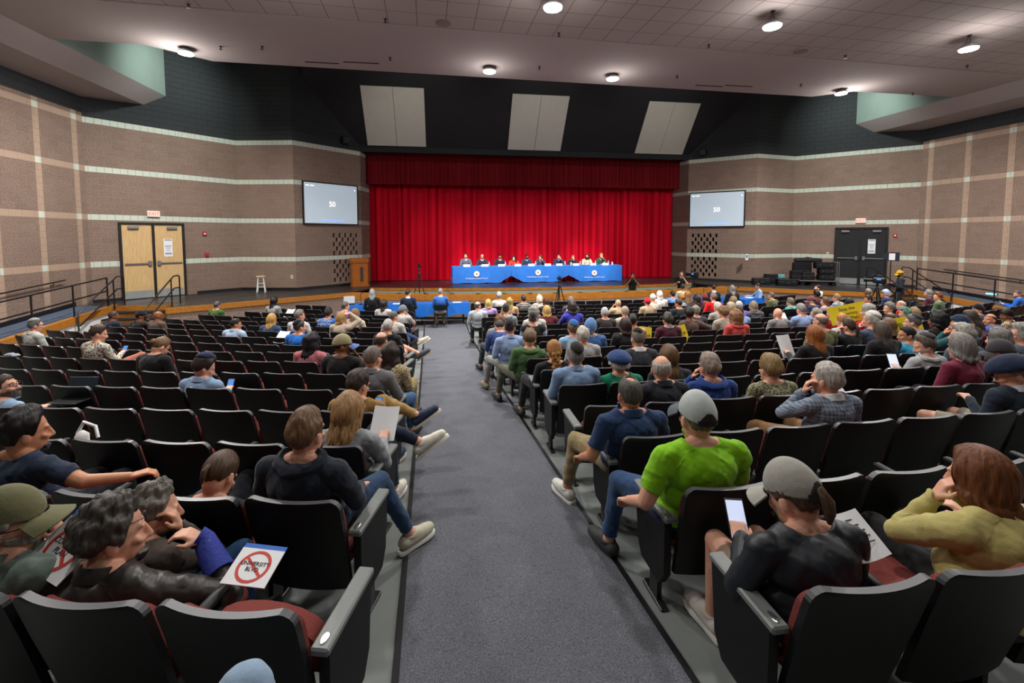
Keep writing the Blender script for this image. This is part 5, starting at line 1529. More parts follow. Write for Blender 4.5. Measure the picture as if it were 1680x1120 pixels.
# --- right block
P(1265, 485, 'grey haired man in olive sweater, arm hanging over his seat', 'l', ('buzz', '665f57'), '5b6138', '2a2a2d', None, armL='hang')
P(1296, 496, 'person with grey brown curls and teal top', 'l', ('curly', '6f6455'), '52aaa6', '2a2a2d', None, fat=1.15)
P(1331, 493, 'man in maroon cap and navy shirt looking down', 'l', ('short', '4a3327'), '2b3350', '2a2a2d', None, hat=('cap', '7a4a54'), yaw=40, pitch=14)
P(1353, 495, 'woman with brown bob and pink white top', 'l', ('bob', '5f4632'), 'c8aab0', '2a2a2d', None, yaw=30)
P(1339, 484, 'black haired person leaning in maroon sleeves', 'b', ('full', '120f10'), '4a1f2c', '2a2a2d', None, armL='side')
P(1347, 474, 'bearded man in white shirt and skullcap, head turned left', 'l', ('short', '2a2320'), 'd8d6da', '2a2a2d', None, yaw=60, pitch=-8, hat=(K, '2b3a66', 20), beard='2a2320')
P(1372, 489, 'sandy grey haired man in pale blue shirt', 'l', ('crop', '947b55'), '93a1ae', '2a2a2d', None, yaw=10)
P(1392, 497, 'person with long black hair and black hooded top', 'b', ('long', '151316'), '19191c', '2a2a2d', None)
P(1365, 514, 'grey haired man in dark red top', 'l', ('thin', '7c7a76'), '9c1e2a', '2a2a2d', None)
P(1424, 479, 'grey haired dark skinned man beside the tripod legs', 'b', ('short', '8d8984'), '4a4438', '2a2a2d', None, yaw=35)
P(1424, 491, 'man in black skullcap and olive top, hand under chin', 'm', ('short', '2a2320'), '6a6548', '2a2a2d', None, yaw=50, hat=(K, '15161a', 20), armL='chin')
P(1423, 512, 'grey haired woman in bright red sweater raising a yellow sign', 'l', ('wavy', '8f8d88'), 'c4122e', '2a2a2d', None, armL='hold', yaw=25)
P(1428, 525, 'white haired man in blue grey jacket with white skullcap', 'l', ('full', 'b9b2a2'), '4c5668', '2a2a2d', None, hat=(K, 'd5d2c8', 24), yaw=25, armL='chin')
P(1453, 482, 'woman in white and blue patterned head scarf and navy jacket', 'l', ('none', '000000'), '1f2f58', '2a2a2d', None, hat=('scarf', 'b9c4d4', '3c5f9e'), yaw=35, pitch=12)
P(1458, 506, 'grey haired person in black jacket glancing left', 'l', ('curly', '7b7570'), '1f1f26', '2a2a2d', None, yaw=60)
P(1478, 500, 'old man with white beard and red sweater', 'l', ('bald', 'b9b2a8'), 'b51f2e', '2a2a2d', None, yaw=45, beard='c2bdb4')
P(1484, 514, 'woman in green patterned head scarf and teal top', 'l', ('none', '000000'), '5eaab8', '2a2a2d', None, hat=('scarf', '2c5a4a', '8fb8a0'), yaw=40)
P(1499, 514, 'woman with long light brown hair behind the green head scarf', 'l', ('long', '8a6f4e'), '6a5a4a', '2a2a2d', None, yaw=15)
P(1497, 529, 'man in charcoal skullcap and blue plaid shirt', 'l', ('short', '5a5652'), '8d98b4', '2a2a2d', None, hat=(K, '34363a', 24), yaw=35, pat=('check', 'a9b2c8', '4d5c86', 60.0))
P(1487, 550, 'dark haired boy in cyan shirt, face in profile', 'm', ('short', '1d1715'), '38a0c4', '2a2a2d', None, yaw=68, hs=.96)
P(1457, 535, 'woman with brown hair and white top beside the yellow sign', 'l', ('long', '6f543a'), 'c3c6cc', '2a2a2d', None, yaw=20)
P(1537, 527, 'person with piled black curls in black coat', 'b', ('bigcurly', '0d0c0e'), '141416', '2a2a2d', None, yaw=20)
P(1516, 568, 'man in grey hooded top with striped skullcap, holding a tablet', 'l', ('full', '5b544c'), 'a5a8ac', '2a2a2d', None, hat=(K, '3f3c3a', 20, 1), hood=True, yaw=65, pitch=16, armL='phone', beard='8d8780', legs='wideleft')
P(1574, 534, 'woman in navy head scarf with grey band, hand over mouth', 'm', ('none', '000000'), '2c5a60', '2a2a2d', None, hat=('band', '25304a', '8ea2ac'), yaw=55, armL='chin')
P(1577, 551, 'person with full curly silver hair', 'l', ('curly', '9a978f'), '4a5a6a', '2a2a2d', None, yaw=45)
P(1576, 571, 'woman with smooth grey bob and maroon top', 'l', ('bob', '77746f'), '6e2038', '2a2a2d', None, yaw=0)
P(1592, 520, 'woman with long dark greying hair, head bent', 'l', ('long', '453a34'), '4a4038', '2a2a2d', None, yaw=40, pitch=20)
P(1604, 509, 'grey haired man in black brimmed cap', 'l', ('short', '8a8580'), '24304e', '2a2a2d', None, hat=('knit', '101013'), yaw=50)
P(1624, 525, 'balding man in purple plaid shirt with blue jacket on shoulders', 'm', ('bald', '3f3a36'), '6a3a58', '2a2a2d', None, yaw=65, pat=('check', '7a4560', '3a2a44', 60.0), pitch=-6, vest='33569c')
P(1651, 519, 'person in black knit hat and patterned scarf', 'b', ('none', '000000'), '8d7d66', '2a2a2d', None, hat=('beanie', '0f0f12'), yaw=60, pat=('spots', 'b3a084', '2a2522', 40.0))
P(1637, 558, 'person with wide wavy dark grey hair and grey top', 'l', ('wavy', '6b6864'), '8b8c90', '2a2a2d', None, yaw=10)
P(1641, 580, 'person in dark grey visored cap leaning left', 'l', ('short', '4a443f'), '1b1b1e', '2a2a2d', ('C', 4), hat=('cap', '3f3d42'), yaw=58, pitch=10)
P(1657, 612, 'older man in navy beret and glasses, bare knee showing', 'l', ('short', '8a8580'), '202c3a', '8d8272', ('C', 3), hat=('beret', '14203a'), yaw=60, pitch=24, glasses=True, shorts=True, collar='b9bcc0', armL='hold', legs='wideleft')
P(1676, 484, 'bald bearded man in bright blue shirt reading a phone by the ramp', 'l', ('buzz', '6a5548'), '1f66c8', '2a2a2d', None, yaw=60, pitch=14, armL='phone', armR='phone', beard='5a4a40')
P(1675, 548, 'grey haired person in glasses counting on fingers', 'l', ('wavy', '8f8c86'), '5b6474', '2a2a2d', None, yaw=50, glasses=True, armL='hold', armR='hold')
P(1523, 482, 'woman with straight grey hair and dark maroon top by the stairs', 'l', ('bob', '7d7a78'), '4d1f30', '2a2a2d', None, yaw=15)
P(1538, 487, 'person with short auburn curls and green top', 'l', ('curly', '7c4a22'), '4f6a4a', '2a2a2d', None, yaw=60)
# --- right near
P(1033, 648, 'man with thinning hair in navy polo shirt and khakis by the aisle', 'm', ('thin', '4a4642'), '23375e', '8f7f5c', ('C', 3), sleeve='short', collar='23375e', legs='wideleft', armL='down', shoe='c8c6c0', sole='e2e0da', fat=1.15)
P(1143, 686, 'man in lime green T-shirt and pale grey baseball cap', 'l', ('buzz', '6a5548'), '84c41a', '27436b', ('C', 2), hat=('cap', 'b4bcba', '4c5560', 1), sleeve='short', fat=1.3, legs='wideleft', armL='down', hs=1.03)
P(1085, 606, 'bald headed man with white fringe in black jacket', 'l', ('bald', 'a09a92'), '22262e', '2a2a2d', ('C', 4), yaw=-25, collar='22262e')
P(1097, 588, 'woman with smooth brown hair and dark coat', 'l', ('long', '5b4327'), '26262b', '2a2a2d', ('C', 5), yaw=-12)
P(1163, 603, 'grey haired man in royal blue hooded top, hands by his chin', 'l', ('crop', '8d7f74'), '1f3f80', '2a2a2d', ('C', 4), hood=True, armL='chin', yaw=8)
P(1263, 606, 'woman with short tousled blond hair and olive patterned top', 'l', ('full', '806840'), '6c6a4c', '2a2a2d', ('C', 4), pat=('spots', '8d8a6a', '3f4030', 50.0))
P(1356, 624, 'white haired man in grey plaid jacket, hand to his face', 'l', ('crop', 'a8a29c'), '7f8c9c', '7d5c38', ('C', 3), pat=('check', '8794a4', '525f72', 110.0), armL='cheek', yaw=20, collar='c9cdd0', legs='wideleft')
P(1301, 826, 'person in pale grey cap and ponytail, black windbreaker, holding phone', 'l', ('short', '4f3c2c'), '1c2229', '8d7466', ('C', 1), hat=('cap', '9c9a92', None, 1), tail=('pony', .13, .028), armL='phone', pitch=24, yaw=18, shorts=True, shoe='c9c3bd', sole='dedad4', mat_top=plain('black_nylon', '191f27', .48, .3, 8, bump=.5), legs='flat', fat=1.1, lean=14)
P(1619, 818, 'woman with auburn hair in pale yellow sweater, hands clasped', 'l', ('bob', '6a3d20'), 'b8ac6c', '2a2a2d', ('C', 1), armL='chin', armR='hold', yaw=12, fat=1.25, lean=12, watch=(-1, M['chrome']))
# --- standing around
PS = 'camera operators'
P(1070, 455, 'photographer in black T-shirt standing in the pit, camera at chest', 'b', ('short', '15110f'), '141416', '1d1d20', pos=(8.35, 17.75, -.15, 2.75), stand=True, armR='camera', armL='camera', sleeve='short', face=True, group=PS)
P(1140, 450, 'camera operator in black shirt behind a shoulder camera in the pit', 'l', ('buzz', '4a3a30'), '141416', '1d1d20', pos=(10.75, 18.05, -.15, 2.6), stand=True, armR='hold', armL='camera', sleeve='short', face=True, group=PS)
P(1461, 447, 'cameraman in mustard cap and dark jacket standing by the right stairs', 'b', ('buzz', '15110f'), '1b2028', '22242a', pos=(17.2, 14.0, .05, 1.0), stand=True, hat=('cap', 'c39a22'), armR='hold', armL='hold', pitch=16, beard='1a1512', group=PS)
# --- the panel on the stage
PP = 'panel members at the long table'
for px, py, lab, sk, hr, tp, kw in (
    (764, 420, 'slim man in grey blazer, first at the left end of the panel', 'l', ('short', '3a2c24'), '5a6274', dict(collar='eceaea', yaw=-25)),
    (791, 421, 'bald older man in dark suit looking down, second on the panel', 'l', ('bald', 'a89d92'), '2c3144', dict(collar='eceaea', pitch=22)),
    (820, 421, 'man in dark suit and open pale shirt writing at the panel', 'm', ('short', '221b17'), '222738', dict(collar='e6e2c8', pitch=20, glasses=True)),
    (843, 424, 'woman with long dark hair and coral red jacket on the panel', 'l', ('long', '17120f'), 'c23a2e', dict(yaw=-45)),
    (864, 421, 'dark skinned man in navy suit and white shirt on the panel', 'b', ('short', '110d0b'), '2b3350', dict(collar='eceaea', pitch=20, beard='17120f')),
    (886, 423, 'woman with brown hair and navy blazer leaning on her hand', 'l', ('bob', '4a2f1f'), '343c52', dict(armL='chin', yaw=-50, glasses=True, collar='ece6d8')),
    (916, 421, 'man in navy suit holding his hand to his mouth', 'l', ('short', '2a201b'), '242d4c', dict(armL='chin', yaw=-40, collar='eceaea')),
    (939, 423, 'short haired man in black suit, eighth along the panel', 'l', ('buzz', '8d7d70'), '2a2024', dict(yaw=-10)),
    (962, 421, 'woman in black face mask and beige jacket on the panel', 'm', ('long', '3a2a20'), 'c8b89a', dict(mask=True, yaw=-35)),
    (985, 420, 'woman with long strawberry blond hair and green cardigan on the panel', 'l', ('long', 'b8793f'), '1f5238', dict(armL='chin', yaw=-30, collar='e8e2dc'))):
    X = float(at_y(px, py, 21.55)[0])
    P(px, py, lab, sk, hr, tp, '22242a', pos=(X, 21.45 - .012 * (X - 5), STZ, PI), face=True, group=PP, armR=kw.pop('armR', 'table'), armL=kw.pop('armL', 'table'), lean=6, **kw)
# the photographer's neighbour: only a knee reaches into the picture
P(300, 1300, 'pale denim knee rising at the bottom edge beside the photographer', 'l', ('short', '4a3a2c'), '6a7078', '8ea6bf', pos=(-.68, .84, fz(.84), -.2), legs='high', tier='n', yaw=0)
for s in SPECS: s['loc'] = locate(s)
# ================================================================== build the seats
for s in SPECS:                            # the sitter beyond the leather jacket shares a real seat too
    if s['row'] is None and s['px'] == 230:
        st = seat_at('L', 1, -1.9)
SEATS.sort(key=lambda s: s['dep'])
BN = {'L': 'left block', 'C': 'centre block', 'R': 'right block'}
rown = {}
for b in 'LCR':
    ks = sorted({s['k'] for s in SEATS if s['b'] == b})
    for n, k in enumerate(ks): rown[(b, k)] = n
ORD = ['rear', 'second', 'third', 'fourth', 'fifth', 'sixth', 'seventh', 'eighth', 'ninth', 'tenth', 'eleventh', 'twelfth', 'thirteenth', 'fourteenth', 'fifteenth', 'sixteenth', 'seventeenth', 'eighteenth', 'nineteenth']
def part_of(root, key, name=None, x=0.0):
    o = bpy.data.objects.new(name or key, SM[key]); col.objects.link(o); o.parent = root
    if x: o.location = (x, 0, 0)
    return o
FARV, FARF, FARM = [], [], []
for n, s in enumerate(SEATS):
    arm = -1 if s['b'] == 'L' else 1
    first = s['i'] == 0
    if n >= 292:
        me, mb = SM[('far', int(s['occ']), arm)]
        R = rotz(s['h']); b = len(FARV); vv = np.array(mb.v) @ R.T + np.array(s['o'])
        FARV += [tuple(p) for p in vv]; FARF += [tuple(b + i for i in f) for f in mb.f]; FARM += mb.mi
        continue
    state = 'occupied' if s['occ'] else 'empty'
    place = 'on the aisle' if first else '%s from the aisle' % NW[s['i']]
    rw = ORD[rown[(s['b'], s['k'])]]
    lab = '%s black tip-up seat %s, %s row from the back, %s' % (state, place, 'first' if rw == 'rear' else rw, BN[s['b']])
    if s['dep'] < 8.6:
        t = empty('auditorium_seat', s['o'], s['h'], lab, 'auditorium seat', 'tip-up auditorium seats')
        part_of(t, 'backrest'); part_of(t, 'back_cushion'); part_of(t, 'seat_cushion' if s['occ'] else 'seat_cushion_up', 'seat_cushion')
        part_of(t, 'armrest', x=arm * .288); part_of(t, 'leg', x=arm * .288)
        if first:
            part_of(t, 'end_panel', x=-arm * .30); a = part_of(t, 'end_armrest', x=-arm * .30); part_of(t, 'leg', x=-arm * .30)
            if s['dep'] < 5: g = part_of(a, 'badge'); g.location = (0, -.19, .6175)
    else:
        o = bpy.data.objects.new('auditorium_seat', SM[('far', int(s['occ']), arm)][0]); col.objects.link(o)
        o.location = s['o']; o.rotation_euler = (0, 0, s['h']); tag(o, lab, 'auditorium seat', 'tip-up auditorium seats')
        if first: part_of(o, 'end_panel', x=-arm * .30)
if FARV:
    mb = MB(); mb.v, mb.f, mb.mi = FARV, FARF, FARM
    o = mb.build('auditorium_seat', [M[k] for k in ('plastic', 'rim', 'maroon', 'metal_black', 'armtop', 'chrome')], None, True)
    tag(o, 'distant rows of black tip-up seats nearest the stage', 'auditorium seats', kind='stuff')

# ================================================================== build the people
for i, s in enumerate(SPECS): build_person(s, i)
def who(px): return next(s for s in SPECS if s['px'] == px)

# ================================================================== things on the stage and below it
def world(t, o): return keep(o, t)
# --- the long table under three blue cloths
TY0 = 20.5; TZ = STZ + .76; TX = (1.02, 3.72, 6.42, 9.08)
slp = -.012
for k in range(3):
    x0, x1 = TX[k], TX[k + 1]; w = x1 - x0; xc = (x0 + x1) / 2; yc = TY0 + .38 + slp * (xc - 5)
    lr = ('left', 'middle', 'right')[k]
    t = empty('folding_table', (xc, yc, STZ), math.atan(slp), 'long folding table on the stage hidden by the %s blue cloth' % lr, 'table', 'folding tables on the stage')
    MB().box((0, 0, .735), (w - .06, .72, .035), bev=.01).build('tabletop', plain('grey_table', '8d8d8a', .6), t)
    for sx in (-1, 1):
        for sy in (-1, 1): MB().tube([(sx * (w / 2 - .3), sy * .26, 0), (sx * (w / 2 - .3), sy * .26, .72)], .018, 8).build('leg', M['metal_black'], t, True)
    cl = MB(); xs = np.linspace(-w / 2, w / 2, 61); fr = []
    for q in np.linspace(0, 1, 9):
        row = []
        for x in xs:
            gap = max(0, 1 - (w / 2 - abs(x)) / .55)
            isin = (k > 0 and x < 0) or (k < 2 and x > 0)
            bot = .03 + (.31 * gap if isin else 0) + .012 * math.sin(x * 7 + k)
            z = .765 + (bot - .765) * q
            y = -.37 - .035 * q - .018 * q * math.sin(x * 9 + k * 2) - .01 * q * math.sin(x * 23)
            row.append((x, y, z))
        fr.append(row)
    top = [[(x, .37, .765) for x in xs], [(x, -.36, .765) for x in xs]]
    cl.grid(top + fr)
    cl.grid([[(x, .37, .765) for x in xs], [(x, .40, .25) for x in xs]])
    if k in (0, 2):
        sx = -1 if k == 0 else 1; ys = np.linspace(-.37, .37, 17)
        cl.grid([[(sx * (w / 2 + .05 * q + .018 * q * math.sin(y * 18)), y - .03 * q * (1 if y < 0 else 0), .765 - .735 * q) for y in ys] for q in np.linspace(0, 1, 7)])
    c = cl.build('tablecloth', M['blue_cloth'], None, True, (xc, yc, STZ + .002), math.atan(slp))
    tag(c, 'blue tablecloth with white county seal, %s third of the long table' % lr, 'tablecloth', 'blue cloths on the long table')
    ex = {0: 782.5, 1: 883, 2: 975}[k]; ez = {0: 449.5, 1: 447, 2: 447.5}[k]
    pz = at_y(ex, ez, TY0 - .05); lx = float(pz[0]) - xc; lz = float(pz[2]) - STZ
    disc = MB().lathe([(.001, .004), (.125, .004), (.128, 0)], n=28); disc.v = [(lx + x, -.425 - z, lz + y) for x, y, z in disc.v]
    disc.build('seal', M['white'], c)
    sh = MB(); sh.prism([(-.045, .05), (.045, .05), (.05, 0), (.03, -.04), (0, -.06), (-.03, -.04), (-.05, 0)], 0, .004); sh.v = [(lx + x, -.431 - z, lz + y) for x, y, z in sh.v]
    sh.build('seal_shield', plain('seal_gold', 'c98a52', .7, .3, 60), c)
    text_part('lettering', 'Montgomery County Council', .085, M['white'], c, Matrix.Translation((lx, -.43, lz - .20)) @ Matrix.Rotation(PI / 2, 4, 'X'))
# name cards, bottles, cups on the table
for k, (px, py) in enumerate(((766, 436.5), (796, 436), (823, 436), (850, 435.5), (872, 435.5), (899, 435), (918, 435), (945, 434.5), (973, 434), (993, 434))):
    X = float(at_y(px, py, TY0 + .05)[0])
    t = empty('name_card', (X, TY0 + .10 + slp * (X - 5), TZ + .008), math.atan(slp), 'small white tent name card, %s from the left on the long table' % ['first', 'second', 'third', 'fourth', 'fifth', 'sixth', 'seventh', 'eighth', 'ninth', 'tenth'][k], 'name card', 'name cards on the long table')
    mb = MB(); w = .3; mb.add([(-w / 2, -.04, 0), (w / 2, -.04, 0), (w / 2, 0, .1), (-w / 2, 0, .1), (-w / 2, .04, 0), (w / 2, .04, 0)], [(0, 1, 2, 3), (3, 2, 5, 4)])
    mb.build('card', M['paper'], t)
for k, (px, lab) in enumerate(((802.5, 'bald older man'), (829, 'man writing'), (878.5, 'man in navy suit'), (926.5, 'man with hand at mouth'), (951, 'short haired man in black'), (976, 'woman in black face mask'), (997, 'woman in green cardigan'))):
    X = float(at_y(px, 433, TY0 + .35)[0])
    t = empty('water_bottle', (X, TY0 + .32 + slp * (X - 5), TZ + .006), 0, 'clear plastic water bottle on the long table beside the %s' % lab, 'bottle', 'water bottles on the long table')
    MB().lathe([(.03, 0), (.033, .01), (.033, .13), (.028, .16), (.013, .19), (.013, .2)], n=14).build('bottle_body', M['clear'], t, True)
    MB().lathe([(.015, .2), (.015, .215)], n=12).build('cap', M['white'], t, True)
    MB().lathe([(.0335, .06), (.0335, .11)], n=14).build('bottle_label', plain('label_blue', 'b9c9dd', .6), t, True)
for px, lab in ((936, 'pale drinking cup before the short haired man in black suit'), (990, 'white paper cup before the woman in green cardigan'), (1003, 'small white cup at the right end of the long table')):
    X = float(at_y(px, 432, TY0 + .3)[0]); t = empty('paper_cup', (X, TY0 + .24 + slp * (X - 5), TZ + .006), 0, lab, 'cup', 'cups on the long table')
    MB().lathe([(.03, 0), (.045, .14), (.042, .14), (.03, .02)], n=16).build('cup_body', M['white'], t, True)
    MB().lathe([(.046, .138), (.046, .146)], n=16).build('rim', M['paper'], t, True)
# chairs for the panel and the front tables
def folding_chair(loc, rz, lab, grp):
    t = empty('folding_chair', loc, rz, lab, 'chair', grp)
    MB().box((0, 0, .44), (.40, .40, .025), bev=.01).build('seat', M['plastic'], t)
    mb = MB(); mb.grid([[(x, -.215 - .03 * (1 - (x / .2) ** 2) - (z - .6) * .15, z) for x in np.linspace(-.2, .2, 7)] for z in (.62, .70, .80)]); mb.grid([[(x, -.235 - .03 * (1 - (x / .2) ** 2) - (z - .6) * .15, z) for x in np.linspace(.2, -.2, 7)] for z in (.62, .70, .80)])
    mb.build('backrest', M['plastic'], t, True)
    for sx in (-1, 1):
        MB().tube([(sx * .215, .24, 0), (sx * .215, -.18, .5), (sx * .215, -.26, .83)], .013, 8).build('leg', M['metal_black'], t, True)
        MB().tube([(sx * .195, -.26, 0), (sx * .195, .12, .44)], .012, 8).build('leg', M['metal_black'], t, True)
    MB().tube([(-.215, .16, .1), (.215, .16, .1)], .008, 6).build('crossbar', M['metal_black'], t, True)
    return t
pan = 0
FC = {611: 'the woman with long grey hair', 668: 'the man in navy suit', 722: 'the man in blue shirt and khakis', 1164: 'the man in grey suit', 1198: 'the woman in black coat', 1233: 'the man sitting sideways', 1127: 'the man in cream jacket'}
for s in SPECS:
    if s['group'] == 'panel members at the long table':
        l = s['loc'][0]; folding_chair(l, s['loc'][1], 'black chair behind the long table, %s from the left' % ['first', 'second', 'third', 'fourth', 'fifth', 'sixth', 'seventh', 'eighth', 'ninth', 'tenth'][pan], 'chairs behind the long table'); pan += 1
    elif s['group'] == 'people at the tables below the stage':
        l = s['loc'][0]; folding_chair(l, s['loc'][1], 'black folding chair under ' + FC[s['px']], 'folding chairs below the stage')
# tables below the stage with shiny blue covers
def covered_table(x, y, rz, w, lab, hang=.32):
    t = empty('folding_table', (x, y, 0), rz, 'folding table with black legs under the ' + ' '.join(lab.split()[:8]), 'table', 'folding tables below the stage')
    MB().box((0, 0, .735), (w, .6, .03), bev=.01).build('tabletop', plain('grey_table', '8d8d8a', .6), t)
    for sx in (-1, 1):
        for sy in (-1, 1): MB().tube([(sx * (w / 2 - .2), sy * .22, 0), (sx * (w / 2 - .2), sy * .22, .72)], .016, 8).build('leg', M['metal_black'], t, True)
    mb = MB(); n = 41; pts = []
    per = []
    for a in np.linspace(-w / 2, w / 2, n): per.append((a, -.31))
    for a in np.linspace(-.31, .31, 13)[1:]: per.append((w / 2, a))
    for a in np.linspace(w / 2, -w / 2, n)[1:]: per.append((a, .31))
    for a in np.linspace(.31, -.31, 13)[1:]: per.append((-w / 2, a))
    P_ = []
    for q in np.linspace(0, 1, 6):
        row = []
        for i, (a, b) in enumerate(per):
            f = 1 + q * .05 + q * .03 * math.sin(i * .9)
            row.append((a * (1 + q * .03), b * f * (1 + q * .1), .757 - hang * q * (1 + .12 * math.sin(i * .35))))
        P_.append(row)
    mb.add([p for p in P_[0]], [tuple(range(len(per)))]); mb.grid(P_)
    o = mb.build('tablecloth', M['blue_cloth2'], None, True, (x, y, .003), rz)
    tag(o, lab, 'tablecloth', 'shiny blue covers below the stage')
covered_table(-1.75, 16.2, 0, 2.3, 'blue cover on the left table below the lectern')
covered_table(.45, 16.15, 0, 1.85, 'blue cover bulging down at the head of the aisle', .4)
covered_table(10.3, 15.75, -.05, 1.7, 'blue cover on the table before the grey suit')
covered_table(11.9, 15.35, .35, 1.3, 'blue cover beside the man sitting sideways')
# table microphones on thin stands
for X, Y, lab in ((-1.9 - .42, 16.15, 'thin black desk microphone on the left blue cover'), (9.75, 15.8, 'thin black desk microphone before the grey suit'), (11.55, 15.5, 'thin black desk microphone before the man sitting sideways'), (10.4, 15.85, 'thin black desk microphone between the two right tables')):
    t = empty('desk_microphone', (X, Y, .765), 0, lab, 'microphone', 'desk microphones')
    MB().lathe([(.07, 0), (.07, .015), (.02, .025)], n=16).build('base', M['metal_black'], t, True)
    MB().tube([(0, 0, .02), (0, 0, .33), (.03, -.03, .38)], .009, 8).build('stem', M['metal_black'], t, True)
    MB().tube([(.03, -.03, .37), (.06, -.07, .40)], [.016, .02], 10).build('head', M['plastic'], t, True)
for X, Y, rz, lab in ((-1.1, 16.1, .2, 'white sheet of paper on the left blue cover'), (11.95, 15.3, .5, 'white sheet of paper before the man sitting sideways'), (10.0, 15.65, .3, 'white papers on the blue cover before the grey suit'), (.95, 16.05, -.2, 'white paper at the corner of the aisle table')):
    o = MB().box((0, 0, .004), (.3, .22, .006)).build('paper_sheet', M['paper'], None, False, (X, Y, .765), rz); tag(o, lab, 'paper', 'papers on the blue tables')
# white board-backed laptop at the left end
p = np.array([-2.72, 16.22, .765]); t = empty('laptop', p, PI + .1, 'pale laptop lid standing at the left end of the blue tables', 'laptop')
MB().box((0, 0, .012), (.36, .25, .02), bev=.006).build('base', M['plastic'], t); MB().box((0, -.14, .14), (.36, .015, .25), rx=.2, bev=.006).build('lid', plain('pale_lid', 'b7bcbd', .5), t)
# lectern
lp = (on_z(571, 467, STZ) + on_z(603, 469, STZ)) / 2
t = empty('lectern', (lp[0] + .12, lp[1] - .12, STZ), .22, 'tall orange oak lectern with dark grille strip, left of the curtain', 'lectern')
mb = MB(); f = [(-.36, -.22), (-.30, -.30), (.30, -.30), (.36, -.22), (.36, .28), (-.36, .28)]
mb.prism(f, .06, 1.0); mb.build('cabinet', M['lectern_wood'], t)
mb = MB(); mb.prism([(x * 1.08, y * 1.1) for x, y in f], 0, .07); mb.build('plinth', M['lectern_wood'], t)
mb = MB(); mb.prism([(x * 1.1, y * 1.12) for x, y in f], 1.0, 1.06); mb.prism([(x * 1.16, y * 1.18) for x, y in f], 1.06, 1.14)
mb.prism([(x * 1.1, y * 1.1) for x, y in f], 1.14, 1.2); mb.build('top', M['lectern_wood'], t)
MB().box((.05, -.305, .52), (.12, .02, .62)).build('grille', plain('grille_cloth', '3a3630', .9), t)
o = MB().tube([(0, .05, 1.2), (-.05, .0, 1.32), (-.1, -.1, 1.38)], .008, 6).build('microphone', M['metal_black'], t, True)
# wooden stool
sp = on_z(429, 479, STZ); t = empty('stool', sp, .2, 'small pale wooden stool standing alone on the left of the stage', 'stool')
MB().lathe([(.15, .58), (.17, .59), (.17, .62), (.15, .63)], n=20).build('seat', M['stool_wood'], t, True)
for k in range(4):
    a = PI / 4 + k * PI / 2; MB().tube([(.2 * math.cos(a), .2 * math.sin(a), 0), (.12 * math.cos(a), .12 * math.sin(a), .59)], .018, 8).build('leg', M['white'], t, True)
for z in (.2, .34): 
    r = .2 - .08 * z / .59
    MB().tube([(r * math.cos(PI / 4 + k * PI / 2), r * math.sin(PI / 4 + k * PI / 2), z) for k in range(5)], .01, 6).build('stretcher', M['white'], t, True)
# tripods with cameras
def tripod(loc, H_, r, lab, head='small', rz=0.0, lab2=None):
    t = empty('tripod', loc, rz, lab, 'tripod', 'camera tripods')
    for k in range(3):
        a = PI / 2 + k * 2 * PI / 3
        MB().tube([(r * math.cos(a), r * math.sin(a), 0), (.5 * r * math.cos(a), .5 * r * math.sin(a), H_ * .46), (.04 * math.cos(a), .04 * math.sin(a), H_ * .9)], [.013, .018, .02], 8).build('leg', M['metal_black'], t, True)
    MB().tube([(0, 0, H_ * .55), (0, 0, H_)], .018, 8).build('centre_column', M['metal_black'], t, True)
    MB().lathe([(.05, H_ * .88), (.06, H_ * .91), (.03, H_ * .95)], n=12).build('collar', M['metal_black'], t, True)
    MB().lathe([(.045, H_), (.05, H_ + .04), (.03, H_ + .07)], n=12).build('head', M['metal_black'], t, True)
    c = empty('video_camera', (loc[0], loc[1], loc[2] + H_ + .07), rz, lab2, 'camera', 'cameras on tripods')
    if head == 'small':
        MB().box((0, 0, .07), (.14, .10, .12), bev=.02).build('body', M['plastic'], c); MB().tube([(0, .05, .07), (0, .15, .07)], [.045, .05], 16).build('lens', M['plastic'], c, True)
        MB().box((0, 0, .15), (.06, .06, .04), bev=.01).build('viewfinder', M['plastic'], c)
    else:
        MB().box((0, -.05, .1), (.17, .36, .2), bev=.03).build('body', M['plastic'], c); MB().tube([(0, .12, .1), (0, .30, .1), (0, .38, .1)], [.06, .065, .085], 16).build('lens', M['plastic'], c, True)
        MB().tube([(0, -.16, .2), (0, -.1, .28), (0, .1, .28), (0, .14, .2)], .016, 8).build('handle', M['plastic'], c, True)
        MB().box((-.12, -.06, .16), (.02, .12, .08)).build('monitor', M['phone_blue'], c); MB().tube([(.05, .02, .27), (.05, .22, .27)], .02, 10).build('microphone', M['plastic'], c, True)
    return t
q = at_y(688, 478, 17.9); tripod((q[0], 17.9, -.15), 1.95, .5, 'black tripod standing in the pit before the left of the curtain', 'small', 0, 'small black camera on the tripod before the left of the curtain')
q = at_y(917, 478, 16.0); tripod((q[0], 15.95, 0), 1.42, .42, 'tall black tripod before the middle of the stage', 'small', 0, 'small black camera on the tripod before the middle of the long table')
q = at_y(1437, 470, 13.4); tripod((q[0], 13.35, fz(13.35)), 1.35, .45, 'heavy black tripod beside the mustard cap', 'big', .5, 'large black video camera with blue monitor beside the mustard cap')
q = at_y(1138, 447, 17.7); tripod((q[0], 17.7, -.15), 1.42, .34, 'black tripod in the pit at the right of the stage', 'big', .2, 'black shoulder camera in front of the pit camera operator')
s = who(1070); hp = s['W'](s['head'] + V3(0, .17, -.18)); c = empty('stills_camera', hp, s['rz'], 'black stills camera held by the photographer in black T-shirt', 'camera')
MB().box((0, 0, 0), (.15, .07, .1), bev=.015).build('body', M['plastic'], c); MB().tube([(0, .03, 0), (0, .14, 0)], [.036, .04], 14).build('lens', M['plastic'], c, True)
